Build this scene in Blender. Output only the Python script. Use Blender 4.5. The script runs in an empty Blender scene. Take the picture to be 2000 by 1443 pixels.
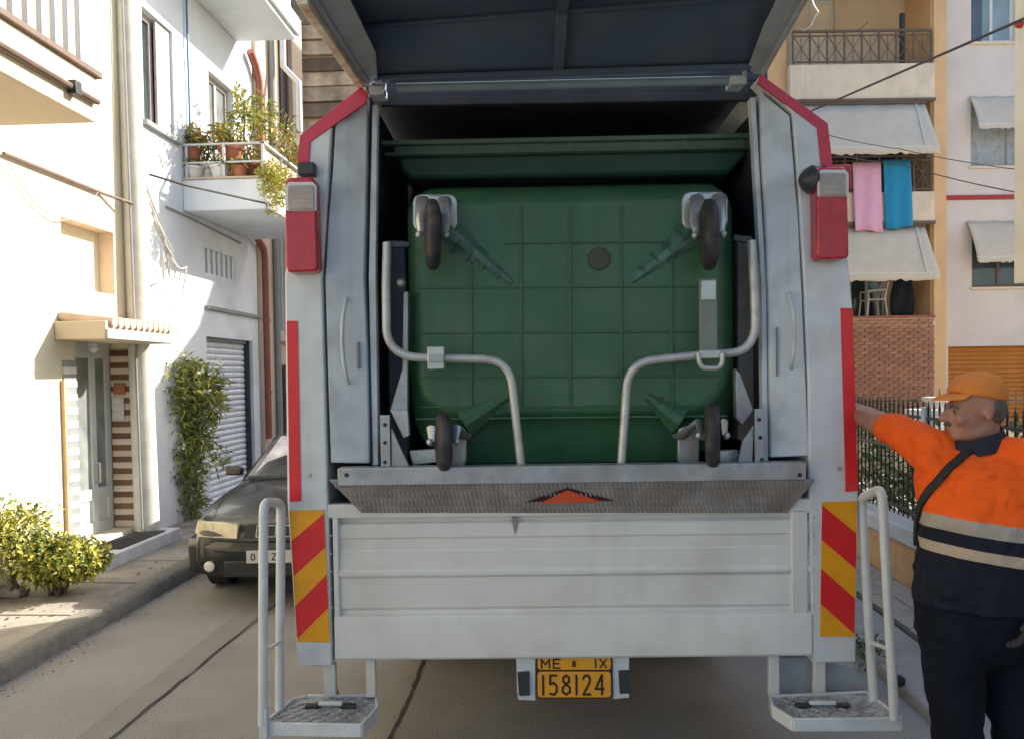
import bpy, math, random
from math import radians, sin, cos, tan, pi, sqrt, atan2
from mathutils import Vector, Matrix
random.seed(7)
scene = bpy.context.scene
COL = scene.collection

# ------------------------------------------------------------------ camera
H = 1.85                      # eye height
F = 1550.0                    # focal length in photo pixels (2000 wide)
YAW, PITCH, ROLL = radians(3.17), radians(1.645), radians(0.83)
PPX, PPY = 1000.0, 774.0
fwd = Vector((-sin(YAW)*cos(PITCH), cos(YAW)*cos(PITCH), -sin(PITCH)))
r0 = Vector((cos(YAW), sin(YAW), 0)); u0 = r0.cross(fwd)
cr = r0*cos(ROLL) - u0*sin(ROLL); cu = u0*cos(ROLL) + r0*sin(ROLL)
cam_d = bpy.data.cameras.new('camera'); cam = bpy.data.objects.new('camera', cam_d); COL.objects.link(cam)
cam_d.sensor_width = 36; cam_d.lens = 36*F/2000; cam_d.shift_y = (PPY-721.5)/2000
cam_d.clip_start = 0.05; cam_d.clip_end = 800
cam.matrix_world = Matrix.Translation((0, 0, H)) @ Matrix((cr, cu, -fwd)).transposed().to_4x4()
scene.camera = cam

# ------------------------------------------------------------------ light
SUN_DIR = Vector((1.0, 0.60, 0.72)).normalized()      # towards the sun: front right, high
w = bpy.data.worlds.new('World'); scene.world = w; w.use_nodes = True
nt = w.node_tree; bg = nt.nodes['Background']
sky = nt.nodes.new('ShaderNodeTexSky'); sky.sky_type = 'NISHITA'; sky.sun_disc = False
sky.sun_elevation = math.asin(SUN_DIR.z); sky.sun_rotation = atan2(SUN_DIR.x, SUN_DIR.y)
sky.air_density = 1.0; sky.dust_density = 2.0; sky.ozone_density = 1.0
nt.links.new(sky.outputs[0], bg.inputs[0]); bg.inputs[1].default_value = 0.135
sd = bpy.data.lights.new('sun', 'SUN'); sd.energy = 4.6; sd.angle = radians(0.5); sd.color = (1.0, 0.94, 0.84)
sun = bpy.data.objects.new('sun', sd); COL.objects.link(sun)
sun.rotation_euler = SUN_DIR.to_track_quat('Z', 'Y').to_euler(); sun.location = (20, 10, 25)
scene.view_settings.view_transform = 'Standard'; scene.view_settings.look = 'None'
scene.view_settings.gamma = 1; scene.view_settings.use_curve_mapping = False
scene.view_settings.exposure = 1.08

# ------------------------------------------------------------------ frames: pixel rays onto real planes
class Fr:
    def __init__(s, o=(0, 0, 0), rz=0):
        s.M = Matrix.Translation(o) @ Matrix.Rotation(rz, 4, 'Z'); s.I = s.M.inverted()
    def ray(s, px, py):
        d = fwd + cr*((px-PPX)/F) + cu*((PPY-py)/F)
        return s.I @ Vector((0, 0, H)), (s.I.to_3x3() @ d)
    def hy(s, px, py, y):
        o, d = s.ray(px, py); return o + d*((y-o.y)/d.y)
    def hx(s, px, py, x):
        o, d = s.ray(px, py); return o + d*((x-o.x)/d.x)
    def hz(s, px, py, z):
        o, d = s.ray(px, py); return o + d*((z-o.z)/d.z)
S = Fr()
WM = {}

def tag(o, label=None, cat=None, group=None, kind=None):
    if label: o['label'] = label
    if cat: o['category'] = cat
    if group: o['group'] = group
    if kind: o['kind'] = kind
    return o

def thing(name, loc, rz=0, label=None, cat=None, group=None, fr=S):
    o = bpy.data.objects.new(name, None); COL.objects.link(o)
    M = fr.M @ Matrix.Translation(loc) @ Matrix.Rotation(rz, 4, 'Z')
    o.matrix_world = M; o.empty_display_size = .1; WM[o.name] = M
    return tag(o, label, cat, group)

class MB:
    def __init__(s, fr=S): s.v = []; s.f = []; s.mi = []; s.fr = fr
    def add(s, vs, fs, mi=0):
        b = len(s.v); s.v += [Vector(v) for v in vs]
        s.f += [tuple(b+i for i in f) for f in fs]; s.mi += [mi]*len(fs); return s
    def hexa(s, p, mi=0):
        return s.add(p, [(0,3,2,1),(4,5,6,7),(0,1,5,4),(1,2,6,5),(2,3,7,6),(3,0,4,7)], mi)
    def box(s, x0, x1, y0, y1, z0, z1, mi=0):
        return s.hexa([(x0,y0,z0),(x1,y0,z0),(x1,y1,z0),(x0,y1,z0),(x0,y0,z1),(x1,y0,z1),(x1,y1,z1),(x0,y1,z1)], mi)
    def prism(s, poly, vec, mi=0):
        poly = [Vector(p) for p in poly]; vec = Vector(vec); n = len(poly)
        nn = Vector((0,0,0))
        for i in range(n): nn += poly[i].cross(poly[(i+1) % n])
        if nn.dot(vec) > 0: poly = poly[::-1]
        fs = [tuple(range(n)), tuple(range(2*n-1, n-1, -1))]
        fs += [((i+1) % n, i, n+i, n+(i+1) % n) for i in range(n)]
        return s.add(poly+[p+vec for p in poly], fs, mi)
    def bar(s, p, q, wd, ht, up=(0, 0, 1), mi=0):
        p, q = Vector(p), Vector(q); d = (q-p).normalized(); up = Vector(up)
        a = d.cross(up)
        if a.length < 1e-4: a = d.cross(Vector((1, 0, 0)))
        a.normalize(); b = a.cross(d)
        a *= wd/2; b *= ht/2
        return s.hexa([p-a-b, p+a-b, q+a-b, q-a-b, p-a+b, p+a+b, q+a+b, q-a+b], mi)
    def tube(s, pts, r, n=10, mi=0, flat=1.0):
        pts = [Vector(p) for p in pts]; m = len(pts)
        rs = r if isinstance(r, (list, tuple)) else [r]*m
        vs = []; fs = []; a = None
        for i in range(m):
            d = (pts[min(i+1, m-1)]-pts[max(i-1, 0)]).normalized()
            if a is None:
                a = d.cross(Vector((0, 0, 1)))
                if a.length < 1e-3: a = d.cross(Vector((1, 0, 0)))
            a = (a - d*a.dot(d)).normalized(); b = d.cross(a)
            for k in range(n):
                t = 2*pi*k/n; vs.append(pts[i] + a*cos(t)*rs[i] + b*sin(t)*rs[i]*flat)
        for i in range(m-1):
            for k in range(n):
                k2 = (k+1) % n; fs.append((i*n+k, i*n+k2, (i+1)*n+k2, (i+1)*n+k))
        fs.append(tuple(range(n-1, -1, -1))); fs.append(tuple((m-1)*n+k for k in range(n)))
        return s.add(vs, fs, mi)
    def lathe(s, c, axis, prof, n=24, mi=0):          # prof: (along axis, radius)
        c = Vector(c); ax = Vector(axis).normalized()
        pts = [c+ax*h for h, _ in prof]
        a = ax.cross(Vector((0, 0, 1)))
        if a.length < 1e-3: a = ax.cross(Vector((1, 0, 0)))
        a.normalize(); b = ax.cross(a); vs = []; fs = []
        for i, (h, r) in enumerate(prof):
            for k in range(n):
                t = 2*pi*k/n; vs.append(pts[i]+a*cos(t)*r+b*sin(t)*r)
        for i in range(len(prof)-1):
            for k in range(n):
                k2 = (k+1) % n; fs.append((i*n+k, i*n+k2, (i+1)*n+k2, (i+1)*n+k))
        fs.append(tuple(range(n-1, -1, -1))); fs.append(tuple((len(prof)-1)*n+k for k in range(n)))
        return s.add(vs, fs, mi)
    def ell(s, c, r, n=16, m=10, R=None, mi=0):
        c = Vector(c); vs = []; fs = []
        for i in range(1, m):
            t = pi*i/m
            for k in range(n):
                p = 2*pi*k/n; v = Vector((r[0]*sin(t)*cos(p), r[1]*sin(t)*sin(p), r[2]*cos(t)))
                vs.append(c+((R @ v) if R else v))
        top = Vector((0, 0, r[2])); b = len(vs)
        vs += [c+((R @ top) if R else top), c-((R @ top) if R else top)]
        for i in range(m-2):
            for k in range(n):
                k2 = (k+1) % n; fs.append((i*n+k, (i+1)*n+k, (i+1)*n+k2, i*n+k2))
        for k in range(n):
            k2 = (k+1) % n; fs.append((b, k, k2)); fs.append((b+1, (m-2)*n+k2, (m-2)*n+k))
        return s.add(vs, fs, mi)
    def caps(s, p, q, r1, r2, n=14):                 # tapered capsule
        p, q = Vector(p), Vector(q); d = (q-p).normalized(); pts = []; rs = []
        for t in (80, 60, 40, 20, 0): pts.append(p-d*r1*sin(radians(t))); rs.append(r1*cos(radians(t)))
        for t in (0, 20, 40, 60, 80): pts.append(q+d*r2*sin(radians(t))); rs.append(r2*cos(radians(t)))
        return s.tube(pts, rs, n)
    def loft(s, rings, cap=True, mi=0):
        n = len(rings[0]); vs = [p for r in rings for p in r]; fs = []
        for i in range(len(rings)-1):
            for k in range(n):
                k2 = (k+1) % n; fs.append((i*n+k, i*n+k2, (i+1)*n+k2, (i+1)*n+k))
        if cap: fs.append(tuple(range(n-1, -1, -1))); fs.append(tuple((len(rings)-1)*n+k for k in range(n)))
        return s.add(vs, fs, mi)
    def sheet(s, rows, mi=0):
        n = len(rows[0]); vs = [p for r in rows for p in r]
        return s.add(vs, [(i*n+k, i*n+k+1, (i+1)*n+k+1, (i+1)*n+k) for i in range(len(rows)-1) for k in range(n-1)], mi)
    def build(s, name, mats, parent=None, smooth=35, bevel=0, seg=2, label=None, fix=True, uv=None, origin=None):
        W = [s.fr.M @ v for v in s.v]
        PM = WM[parent.name] if parent else Matrix()
        I = PM.inverted(); L = [I @ v for v in W]
        lo = Vector([min(v[i] for v in L) for i in range(3)]); hi = Vector([max(v[i] for v in L) for i in range(3)])
        c = (lo+hi)/2
        if not parent: c.z = lo.z
        me = bpy.data.meshes.new(name); me.from_pydata([v-c for v in L], [], s.f)
        if not isinstance(mats, (list, tuple)): mats = [mats]
        for m in mats: me.materials.append(m)
        if any(s.mi): me.polygons.foreach_set('material_index', s.mi)
        if fix:
            import bmesh
            bm = bmesh.new(); bm.from_mesh(me); bmesh.ops.recalc_face_normals(bm, faces=bm.faces); bm.to_mesh(me); bm.free()
        if smooth:
            me.polygons.foreach_set('use_smooth', [True]*len(me.polygons)); me.set_sharp_from_angle(angle=radians(smooth))
        me.update()
        o = bpy.data.objects.new(name, me); COL.objects.link(o)
        if parent: o.parent = parent
        o.location = c; WM[o.name] = PM @ Matrix.Translation(c)
        if bevel:
            b = o.modifiers.new('bevel', 'BEVEL'); b.width = bevel; b.segments = seg; b.limit_method = 'ANGLE'; b.angle_limit = radians(40)
            b.harden_normals = False
        if label: o['label'] = label
        return o

def rep(src, parent, M, mat=None, name=None):      # another piece sharing src's mesh; M in world
    o = src.copy(); COL.objects.link(o); o.parent = parent
    o.matrix_parent_inverse = Matrix()
    o.matrix_basis = WM[parent.name].inverted() @ M; WM[o.name] = M
    if mat:
        o.material_slots[0].link = 'OBJECT'; o.material_slots[0].material = mat
    return o

# ------------------------------------------------------------------ materials
MATS = {}
def mat(name, col, rough=.5, metal=0, var=.12, vs=6., bump=0., bs=60., dirt=None, spec=.5, rnd=0., streak=0., coat=0., trans=0., speck=0.):
    m = bpy.data.materials.new(name); m.use_nodes = True; n = m.node_tree.nodes; l = m.node_tree.links
    p = n['Principled BSDF']; p.inputs['Roughness'].default_value = rough; p.inputs['Metallic'].default_value = metal
    p.inputs['Specular IOR Level'].default_value = spec
    if coat: p.inputs['Coat Weight'].default_value = coat; p.inputs['Coat Roughness'].default_value = .08
    if trans: p.inputs['Transmission Weight'].default_value = trans
    tc = n.new('ShaderNodeTexCoord')
    def noise(sc, det=4, mp=None):
        t = n.new('ShaderNodeTexNoise'); t.inputs['Scale'].default_value = sc; t.inputs['Detail'].default_value = det
        src = tc.outputs['Object']
        if mp:
            mm = n.new('ShaderNodeMapping'); mm.inputs['Scale'].default_value = mp; l.new(src, mm.inputs[0]); src = mm.outputs[0]
        l.new(src, t.inputs[0]); return t.outputs[0]
    def ramp(src, a, b):
        t = n.new('ShaderNodeMapRange'); t.inputs[1].default_value = a; t.inputs[2].default_value = b
        l.new(src, t.inputs[0]); return t.outputs[0]
    def mix(fac, a, b):
        t = n.new('ShaderNodeMix'); t.data_type = 'RGBA'
        for i, x in ((0, fac), (6, a), (7, b)):
            if isinstance(x, (int, float)): t.inputs[i].default_value = x
            elif isinstance(x, tuple): t.inputs[i].default_value = (*x, 1)
            else: l.new(x, t.inputs[i])
        return t.outputs[2]
    c = tuple(col)
    lo = tuple(x*(1-var) for x in c); hi = tuple(min(1, x*(1+var)) for x in c)
    out = mix(ramp(noise(vs, 5), .3, .7), lo, hi)
    if rnd:
        oi = n.new('ShaderNodeObjectInfo'); hsv = n.new('ShaderNodeHueSaturation')
        l.new(ramp(oi.outputs['Random'], 0, 1), hsv.inputs['Value'])
        mr = hsv.inputs['Value'].links[0].from_node; mr.inputs[3].default_value = 1-rnd; mr.inputs[4].default_value = 1+rnd
        l.new(out, hsv.inputs['Color']); out = hsv.outputs[0]
    if dirt:
        dc, amt, ds = dirt
        fac = n.new('ShaderNodeMath'); fac.operation = 'MULTIPLY'; fac.inputs[1].default_value = amt
        l.new(ramp(noise(ds, 8), .48, .72), fac.inputs[0]); out = mix(fac.outputs[0], out, tuple(dc))
    if streak:
        fac = n.new('ShaderNodeMath'); fac.operation = 'MULTIPLY'; fac.inputs[1].default_value = streak
        l.new(ramp(noise(1, 6, (14, 14, .8)), .5, .8), fac.inputs[0]); out = mix(fac.outputs[0], out, tuple(x*.45 for x in c))
    if speck:
        out = mix(ramp(noise(170, 2), .35, .65), mix(speck, out, tuple(x*.35 for x in c)), mix(speck, out, tuple(min(1, x*1.7) for x in c)))
    l.new(out, p.inputs['Base Color'])
    r = n.new('ShaderNodeMapRange'); r.inputs[3].default_value = max(0, rough-.1); r.inputs[4].default_value = min(1, rough+.12)
    l.new(noise(vs*2.3, 3), r.inputs[0]); l.new(r.outputs[0], p.inputs['Roughness'])
    if bump:
        b = n.new('ShaderNodeBump'); b.inputs['Strength'].default_value = 1; b.inputs['Distance'].default_value = bump
        l.new(noise(bs, 6), b.inputs['Height']); l.new(b.outputs[0], p.inputs['Normal'])
    MATS[name] = m; m['p'] = 1
    return m
DUST = (.22, .18, .13)
m_white = mat('white_paint', (.61, .65, .675), .32, var=.05, vs=2.5, bump=.006, bs=4.5, dirt=((.30, .29, .27), .38, 5), streak=.16, coat=.15)
m_panel = mat('white_panel_paint', (.66, .665, .635), .38, var=.05, vs=2, bump=.006, bs=3.2, dirt=((.40, .36, .30), .4, 2.6), streak=.13)
m_greyp = mat('grey_blue_paint', (.53, .585, .63), .4, var=.1, vs=4, bump=.008, bs=5, dirt=((.22, .22, .22), .55, 6), streak=.3)
m_galv = mat('galvanised_steel', (.37, .39, .41), .42, .55, var=.18, vs=18, dirt=((.16, .12, .09), .5, 9))
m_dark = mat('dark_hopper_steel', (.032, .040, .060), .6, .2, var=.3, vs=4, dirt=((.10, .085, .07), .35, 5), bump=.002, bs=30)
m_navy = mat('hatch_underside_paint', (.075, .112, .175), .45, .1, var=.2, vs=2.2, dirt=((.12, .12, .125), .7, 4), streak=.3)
m_cheek = mat('hatch_cheek_paint', (.34, .38, .42), .45, var=.1, vs=4, dirt=((.2, .15, .1), .5, 6))
m_lip = mat('rusty_lip_paint', (.66, .56, .44), .5, var=.2, vs=20, dirt=((.42, .17, .06), .8, 13))
m_black = mat('black_rubber', (.022, .022, .024), .65, var=.3, vs=20, bump=.001, bs=120)
m_blackp = mat('black_plastic', (.03, .032, .036), .42)
m_red = mat('red_paint', (.52, .035, .07), .35, var=.06)
m_reflr = mat('red_reflective_tape', (.66, .022, .028), .32, var=.08, vs=14)
m_refly = mat('amber_reflective_sheet', (.80, .36, .012), .32, var=.06, vs=9, dirt=((.3, .1, .02), .3, 8))
m_lensr = mat('red_lamp_lens', (.44, .010, .020), .22, var=.22, vs=24, coat=.25, bump=.0015, bs=120)
m_lensc = mat('clear_lamp_lens', (.36, .30, .27), .18, var=.25, vs=16, coat=.3, bump=.0015, bs=150)
m_tread = mat('dirty_tread_steel', (.27, .245, .225), .62, .2, var=.25, vs=10, dirt=((.20, .15, .115), .6, 4), bump=.003, bs=70)
m_tri = mat('orange_red_triangle', (.66, .075, .02), .4, dirt=((.3, .15, .08), .3, 10))
m_bin = mat('green_bin_plastic', (.034, .118, .056), .40, var=.18, vs=3, dirt=((.085, .12, .075), .5, 5), streak=.3)
m_lid = mat('green_lid_plastic', (.085, .15, .11), .45, var=.15, vs=4, dirt=((.12, .13, .1), .4, 7))
m_tyre = mat('grey_castor_rubber', (.028, .026, .031), .6, var=.3, vs=15, dirt=((.13, .11, .1), .4, 20))
m_zinc = mat('zinc_plated_steel', (.50, .52, .52), .35, .6, var=.2, vs=20, dirt=((.2, .16, .12), .4, 14))
m_tubem = mat('silver_tube_paint', (.50, .51, .50), .36, .35, var=.1, vs=12, dirt=((.2, .18, .15), .4, 10))
m_plate = mat('yellow_plate', (.72, .33, .02), .4, var=.05)
m_ink = mat('dark_print', (.035, .012, .01), .5)
m_step = mat('chequer_step_plate', (.40, .41, .41), .55, .2, var=.25, vs=30, dirt=((.13, .11, .10), .7, 12), bump=.004, bs=110)
m_asph = mat('worn_asphalt', (.33, .305, .285), .9, var=.16, vs=.9, dirt=((.12, .10, .085), .5, 1.6), bump=.008, bs=120, speck=.45)
m_seam = mat('tar_seam', (.055, .048, .043), .8, var=.25)
m_patch = mat('asphalt_patch', (.275, .25, .23), .9, var=.14, vs=3, bump=.006, bs=110, speck=.4)
m_conc = mat('sidewalk_concrete', (.36, .32, .27), .9, var=.2, vs=2.2, dirt=((.2, .165, .13), .7, 2.8), bump=.01, bs=30)
m_conc2 = mat('grey_kerb_concrete', (.36, .35, .32), .85, var=.12, vs=3, dirt=((.22, .2, .18), .5, 4), bump=.004, bs=60)
m_kerb = mat('old_kerb_concrete', (.27, .245, .21), .9, var=.25, vs=6, dirt=((.11, .10, .085), .8, 6), bump=.012, bs=25)
m_slab = mat('beige_paving', (.44, .39, .32), .85, var=.14, vs=5, rnd=.16, dirt=((.28, .23, .18), .5, 6), bump=.004, bs=50)
m_grout = mat('paving_joint', (.17, .15, .12), .95)
m_cream = mat('cream_plaster', (.80, .73, .54), .85, var=.06, vs=1.2, dirt=((.55, .46, .32), .35, 1.4), bump=.003, bs=80)
m_whitewall = mat('white_plaster', (.76, .79, .82), .85, var=.05, vs=1.2, dirt=((.5, .52, .53), .5, 1.6), bump=.004, bs=60, streak=.05)
m_beigewall = mat('beige_plaster', (.60, .50, .38), .85, var=.1, vs=2, dirt=((.40, .33, .25), .4, 2), bump=.003, bs=80)
m_grey = mat('grey_wall', (.30, .31, .30), .8, var=.12, vs=3)
m_peach = mat('peach_reveal', (.74, .57, .42), .85, var=.08)
m_pole = mat('pole_concrete', (.62, .60, .54), .8, var=.1, vs=5, dirt=((.42, .40, .35), .5, 4), bump=.003, bs=60)
m_brownw = mat('brown_wood', (.16, .10, .07), .6, var=.2, vs=12)
m_shutter = mat('pale_blue_shutter', (.78, .83, .88), .45, var=.05, dirt=((.4, .42, .45), .3, 4))
m_pipe = mat('red_brown_pipe', (.28, .085, .055), .5, var=.15, vs=8)
m_bluehose = mat('blue_hose', (.04, .16, .32), .4)
m_glassd = mat('dark_window_glass', (.05, .065, .07), .08, spec=.8, var=.3, vs=3)
m_glassb = mat('blue_grey_glass', (.22, .30, .34), .1, spec=.8, var=.15, vs=2)
m_glassp = mat('pinkish_windscreen', (.72, .61, .61), .3, spec=.4, var=.55, vs=5)
m_alu = mat('white_aluminium', (.62, .64, .64), .4, var=.05)
m_tileb = mat('brown_tile', (.17, .085, .05), .5, var=.2, rnd=.25)
m_tilew = mat('pale_tile', (.62, .52, .43), .5, var=.12, rnd=.12)
m_terr = mat('terracotta', (.38, .14, .08), .8, var=.2, vs=8, rnd=.2)
m_rooft = mat('pale_roof_tile', (.62, .46, .36), .8, var=.2, rnd=.15)
m_potw = mat('white_pot', (.70, .68, .64), .6)
m_leafd = mat('dark_green_leaf', (.06, .10, .03), .5, var=.35, vs=5)
m_leafm = mat('mid_green_leaf', (.17, .23, .06), .5, var=.35, vs=5)
m_leafy = mat('yellow_green_leaf', (.48, .44, .08), .5, var=.3, vs=5)
m_leafo = mat('orange_leaf', (.42, .20, .04), .5, var=.3)
m_leafr = mat('dark_red_leaf', (.22, .02, .025), .5, var=.3)
m_leafp = mat('pale_flower', (.72, .70, .50), .6)
m_bark = mat('bark', (.13, .09, .06), .9, var=.3, vs=14, bump=.006, bs=30)
m_soil = mat('soil', (.10, .075, .055), .95, var=.3)
m_carp = mat('dark_car_paint', (.016, .017, .018), .3, .1, var=.15, coat=.35, dirt=((.075, .065, .05), .35, 3))
m_cartrim = mat('car_trim', (.02, .02, .021), .5)
m_headl = mat('headlamp_lens', (.50, .41, .24), .1, spec=.8, var=.3, vs=14, coat=1)
m_fog = mat('fog_lamp_lens', (.75, .68, .62), .15, coat=1)
m_chrome = mat('bright_metal', (.7, .7, .7), .15, 1)
m_nplate = mat('white_plate', (.58, .56, .52), .5)
m_apt = mat('apartment_cream', (.64, .52, .39), .85, var=.06, vs=.8, dirt=((.42, .34, .27), .5, 1.2), bump=.004, bs=40, streak=.07)
m_slabf = mat('balcony_fascia', (.74, .64, .51), .85, var=.06, vs=1.5, dirt=((.42, .35, .29), .5, 1.8), streak=.2)
m_ochre = mat('ochre_plaster', (.70, .46, .25), .85, var=.07, vs=1.4, dirt=((.48, .31, .17), .35, 2))
m_wall2 = mat('pale_pink_grey_plaster', (.68, .62, .59), .85, var=.04, vs=1, dirt=((.5, .46, .44), .45, 1.2), streak=.05)
m_awn = mat('grey_awning_cloth', (.58, .53, .46), .85, var=.06, vs=3, streak=.1)
m_iron = mat('brown_iron', (.12, .088, .072), .6, var=.2, vs=10)
m_pink = mat('pink_towel', (.72, .40, .58), .9, var=.06, vs=10, bump=.004, bs=60)
m_blue = mat('blue_towel', (.018, .26, .50), .9, var=.06, vs=10, bump=.004, bs=60)
m_cloth = mat('dark_garment', (.014, .018, .026), .9)
m_plast = mat('white_plastic', (.62, .58, .54), .45)
m_brick = mat('red_brick', (.34, .155, .095), .85, var=.2, vs=9, rnd=.22, dirt=((.48, .34, .28), .5, 3))
m_mort = mat('mortar', (.36, .27, .215), .95, var=.15)
m_orange = mat('orange_brown_shutter', (.46, .17, .018), .5, var=.1, vs=3)
m_redstr = mat('red_band', (.38, .035, .03), .6)
m_fence = mat('black_iron', (.035, .031, .028), .5)
m_coping = mat('white_coping', (.66, .66, .66), .8, var=.08, dirt=((.45, .43, .4), .5, 5))
m_orgw = mat('orange_plaster', (.74, .43, .21), .85, var=.14, vs=3, dirt=((.35, .26, .18), .75, 3.5), bump=.006, bs=40)
m_cable = mat('cable', (.05, .048, .046), .6)
m_cablel = mat('pale_cable', (.5, .47, .43), .6)
m_bandshade = mat('shade_band_boards', (.24, .155, .095), .85, var=.3, vs=2.2, rnd=.25)  # brown shade bands of the far facade, painted as board colour
m_bandsun = mat('sunlit_band_boards', (.64, .44, .26), .85, var=.35, vs=2.2, rnd=.25, dirt=((.17, .12, .085), .7, 1.5))  # sunlit tan bands of the far facade, painted as board colour
m_skin = mat('skin', (.34, .165, .11), .5, var=.12, vs=14, dirt=((.24, .10, .07), .35, 20), bump=.0008, bs=160)
m_skin.node_tree.nodes['Principled BSDF'].inputs['Subsurface Weight'].default_value = .05
m_hair = mat('grey_hair', (.10, .09, .08), .8, var=.4, vs=60, bump=.003, bs=160)
m_eye = mat('eye', (.20, .17, .15), .3)
m_cap = mat('orange_cap_cloth', (.62, .20, .035), .85, var=.08, vs=8, bump=.0012, bs=260)
m_strap = mat('black_webbing', (.016, .015, .015), .75, bump=.0006, bs=400)
m_trou = mat('navy_trousers_cloth', (.007, .009, .017), .95, spec=.15, var=.3, vs=5, bump=.022, bs=7)
m_glove = mat('dark_glove', (.03, .03, .033), .8)
m_navyc = mat('navy_collar_cloth', (.012, .014, .026), .85)
def hsv_leaf(m):
    p = m.node_tree.nodes['Principled BSDF']; p.inputs['Subsurface Weight'].default_value = 0
for m in (m_leafd, m_leafm, m_leafy, m_leafo): hsv_leaf(m)

# ------------------------------------------------------------------ stroke lettering
GL = {'1': [[(.5,0),(.5,1)]], 'I': [[(.5,0),(.5,1)]],
 '5': [[(.85,1),(.2,1),(.15,.55),(.55,.62),(.85,.45),(.85,.18),(.55,0),(.12,.06)]],
 '8': [[(.5,.54),(.2,.68),(.2,.88),(.5,1),(.8,.88),(.8,.68),(.5,.54),(.12,.36),(.12,.14),(.5,0),(.88,.14),(.88,.36),(.5,.54)]],
 '2': [[(.12,.8),(.3,.97),(.6,1),(.85,.85),(.82,.62),(.12,0),(.9,0)]],
 '4': [[(.75,0),(.75,1),(.08,.28),(.95,.28)]],
 'M': [[(.05,0),(.05,1),(.5,.4),(.95,1),(.95,0)]], 'E': [[(.9,1),(.12,1),(.12,0),(.9,0)],[(.12,.52),(.75,.52)]],
 'X': [[(.08,0),(.92,1)],[(.08,1),(.92,0)]], 'N': [[(.1,0),(.1,1),(.9,0),(.9,1)]], 'Z': [[(.1,1),(.9,1),(.1,0),(.9,0)]],
 'o': [[(.5,0),(.15,.15),(.1,.5),(.2,.85),(.5,1),(.8,.85),(.9,.5),(.85,.15),(.5,0)]]}
def letters(b, txt, org, ux, uz, n, cw, ch, gap, sw):    # org lower left; ux/uz unit axes, n outward
    org, ux, uz, n = Vector(org), Vector(ux), Vector(uz), Vector(n); x = 0
    for c in txt:
        wd = cw*.45 if c in '1I' else cw
        for st in GL.get(c, []):
            P = [org+ux*(x+a*wd)+uz*(h*ch) for a, h in st]
            for i in range(len(P)-1):
                d = (P[i+1]-P[i]).normalized()*sw*.3
                b.bar(P[i]-d+n*.0006, P[i+1]+d+n*.0006, sw, .0016, up=n)
        x += wd+gap
    return b
# ------------------------------------------------------------------ ground
def structure(b, name, m, **k):
    o = b.build(name, m, **k); o['kind'] = 'structure'; return o
KX = S.hz(188, 1230, 0).x                     # left kerb foot
b = MB(); rows = []
for j in range(60):
    y = -30 + j*2.2
    rows.append([(x, y, 0) for x in (-60, -30, KX-1.6, KX-.6, KX, -1.5, 0, 1.5, 2.1, 3, 6, 30, 60)])
b.sheet(rows); road = structure(b, 'road', m_asph, fix=False, smooth=0)
SWZ = .12
b = MB(); b.box(KX-2.2, KX-.16, -20, 40, -.1, SWZ); pave = structure(b, 'pavement', m_conc, bevel=.01)
b = MB()
rng = random.Random(3); ys = [-20+.5*i for i in range(121)]
rings = []
for y in ys:
    j = rng.uniform(-.012, .012); k = rng.uniform(-.012, .008)
    rings.append([(KX-.16, y, -.05), (KX+.015+j, y, -.05), (KX+.01+j, y, SWZ-.035+k), (KX-.02+j, y, SWZ+.004+k), (KX-.16, y, SWZ+.006)])
b.loft(rings); structure(b, 'kerb', m_kerb, smooth=60)
# tar seam and patch strip in the road
def ground_strip(pa, pb, wpx, m, name, z, jit=.01, seed=1, n=26, wj=.6):
    rg = random.Random(seed); A = S.hz(*pa, 0); B = S.hz(*pb, 0); d = (B-A); nx = Vector((d.y, -d.x, 0)).normalized()
    rows = []
    for i in range(n):
        t = -.6+i*2.2/(n-1); c = A+d*t; ww = wpx*(1-wj/2+wj*rg.random()); o = rg.uniform(-jit, jit)
        rows.append([(c+nx*(o-ww/2)) + Vector((0, 0, z)), (c+nx*(o+ww/2))+Vector((0, 0, z))])
    bb = MB(); bb.sheet(rows); return bb.build(name, m, road, smooth=0, fix=False)
ground_strip((188, 1440), (417, 1255), .20, m_patch, 'patch_strip', .004, .004, 5, 26, .08)
ground_strip((222, 1438), (500, 1212), .014, m_seam, 'tar_seam', .008, .012, 6)
def crack(pts, wd, z):
    P = [S.hz(x, y, 0) for x, y in pts]; rows = []; rg = random.Random(8)
    Q = []
    for i in range(len(P)-1):
        for k in range(6): Q.append(P[i].lerp(P[i+1], k/6))
    for i, c in enumerate(Q[:-1]):
        d = (Q[i+1]-c).normalized(); nx = Vector((d.y, -d.x, 0)); j = rg.uniform(-.006, .006); ww = wd*(.6+.8*rg.random())
        rows.append([c+nx*(j-ww/2)+Vector((0, 0, z)), c+nx*(j+ww/2)+Vector((0, 0, z))])
    bb = MB(); bb.sheet(rows); return bb.build('road_crack', m_seam, road, smooth=0, fix=False)
crack([(730, 1500), (762, 1443), (790, 1385), (806, 1345), (822, 1305), (835, 1260)], .016, .006)

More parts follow.
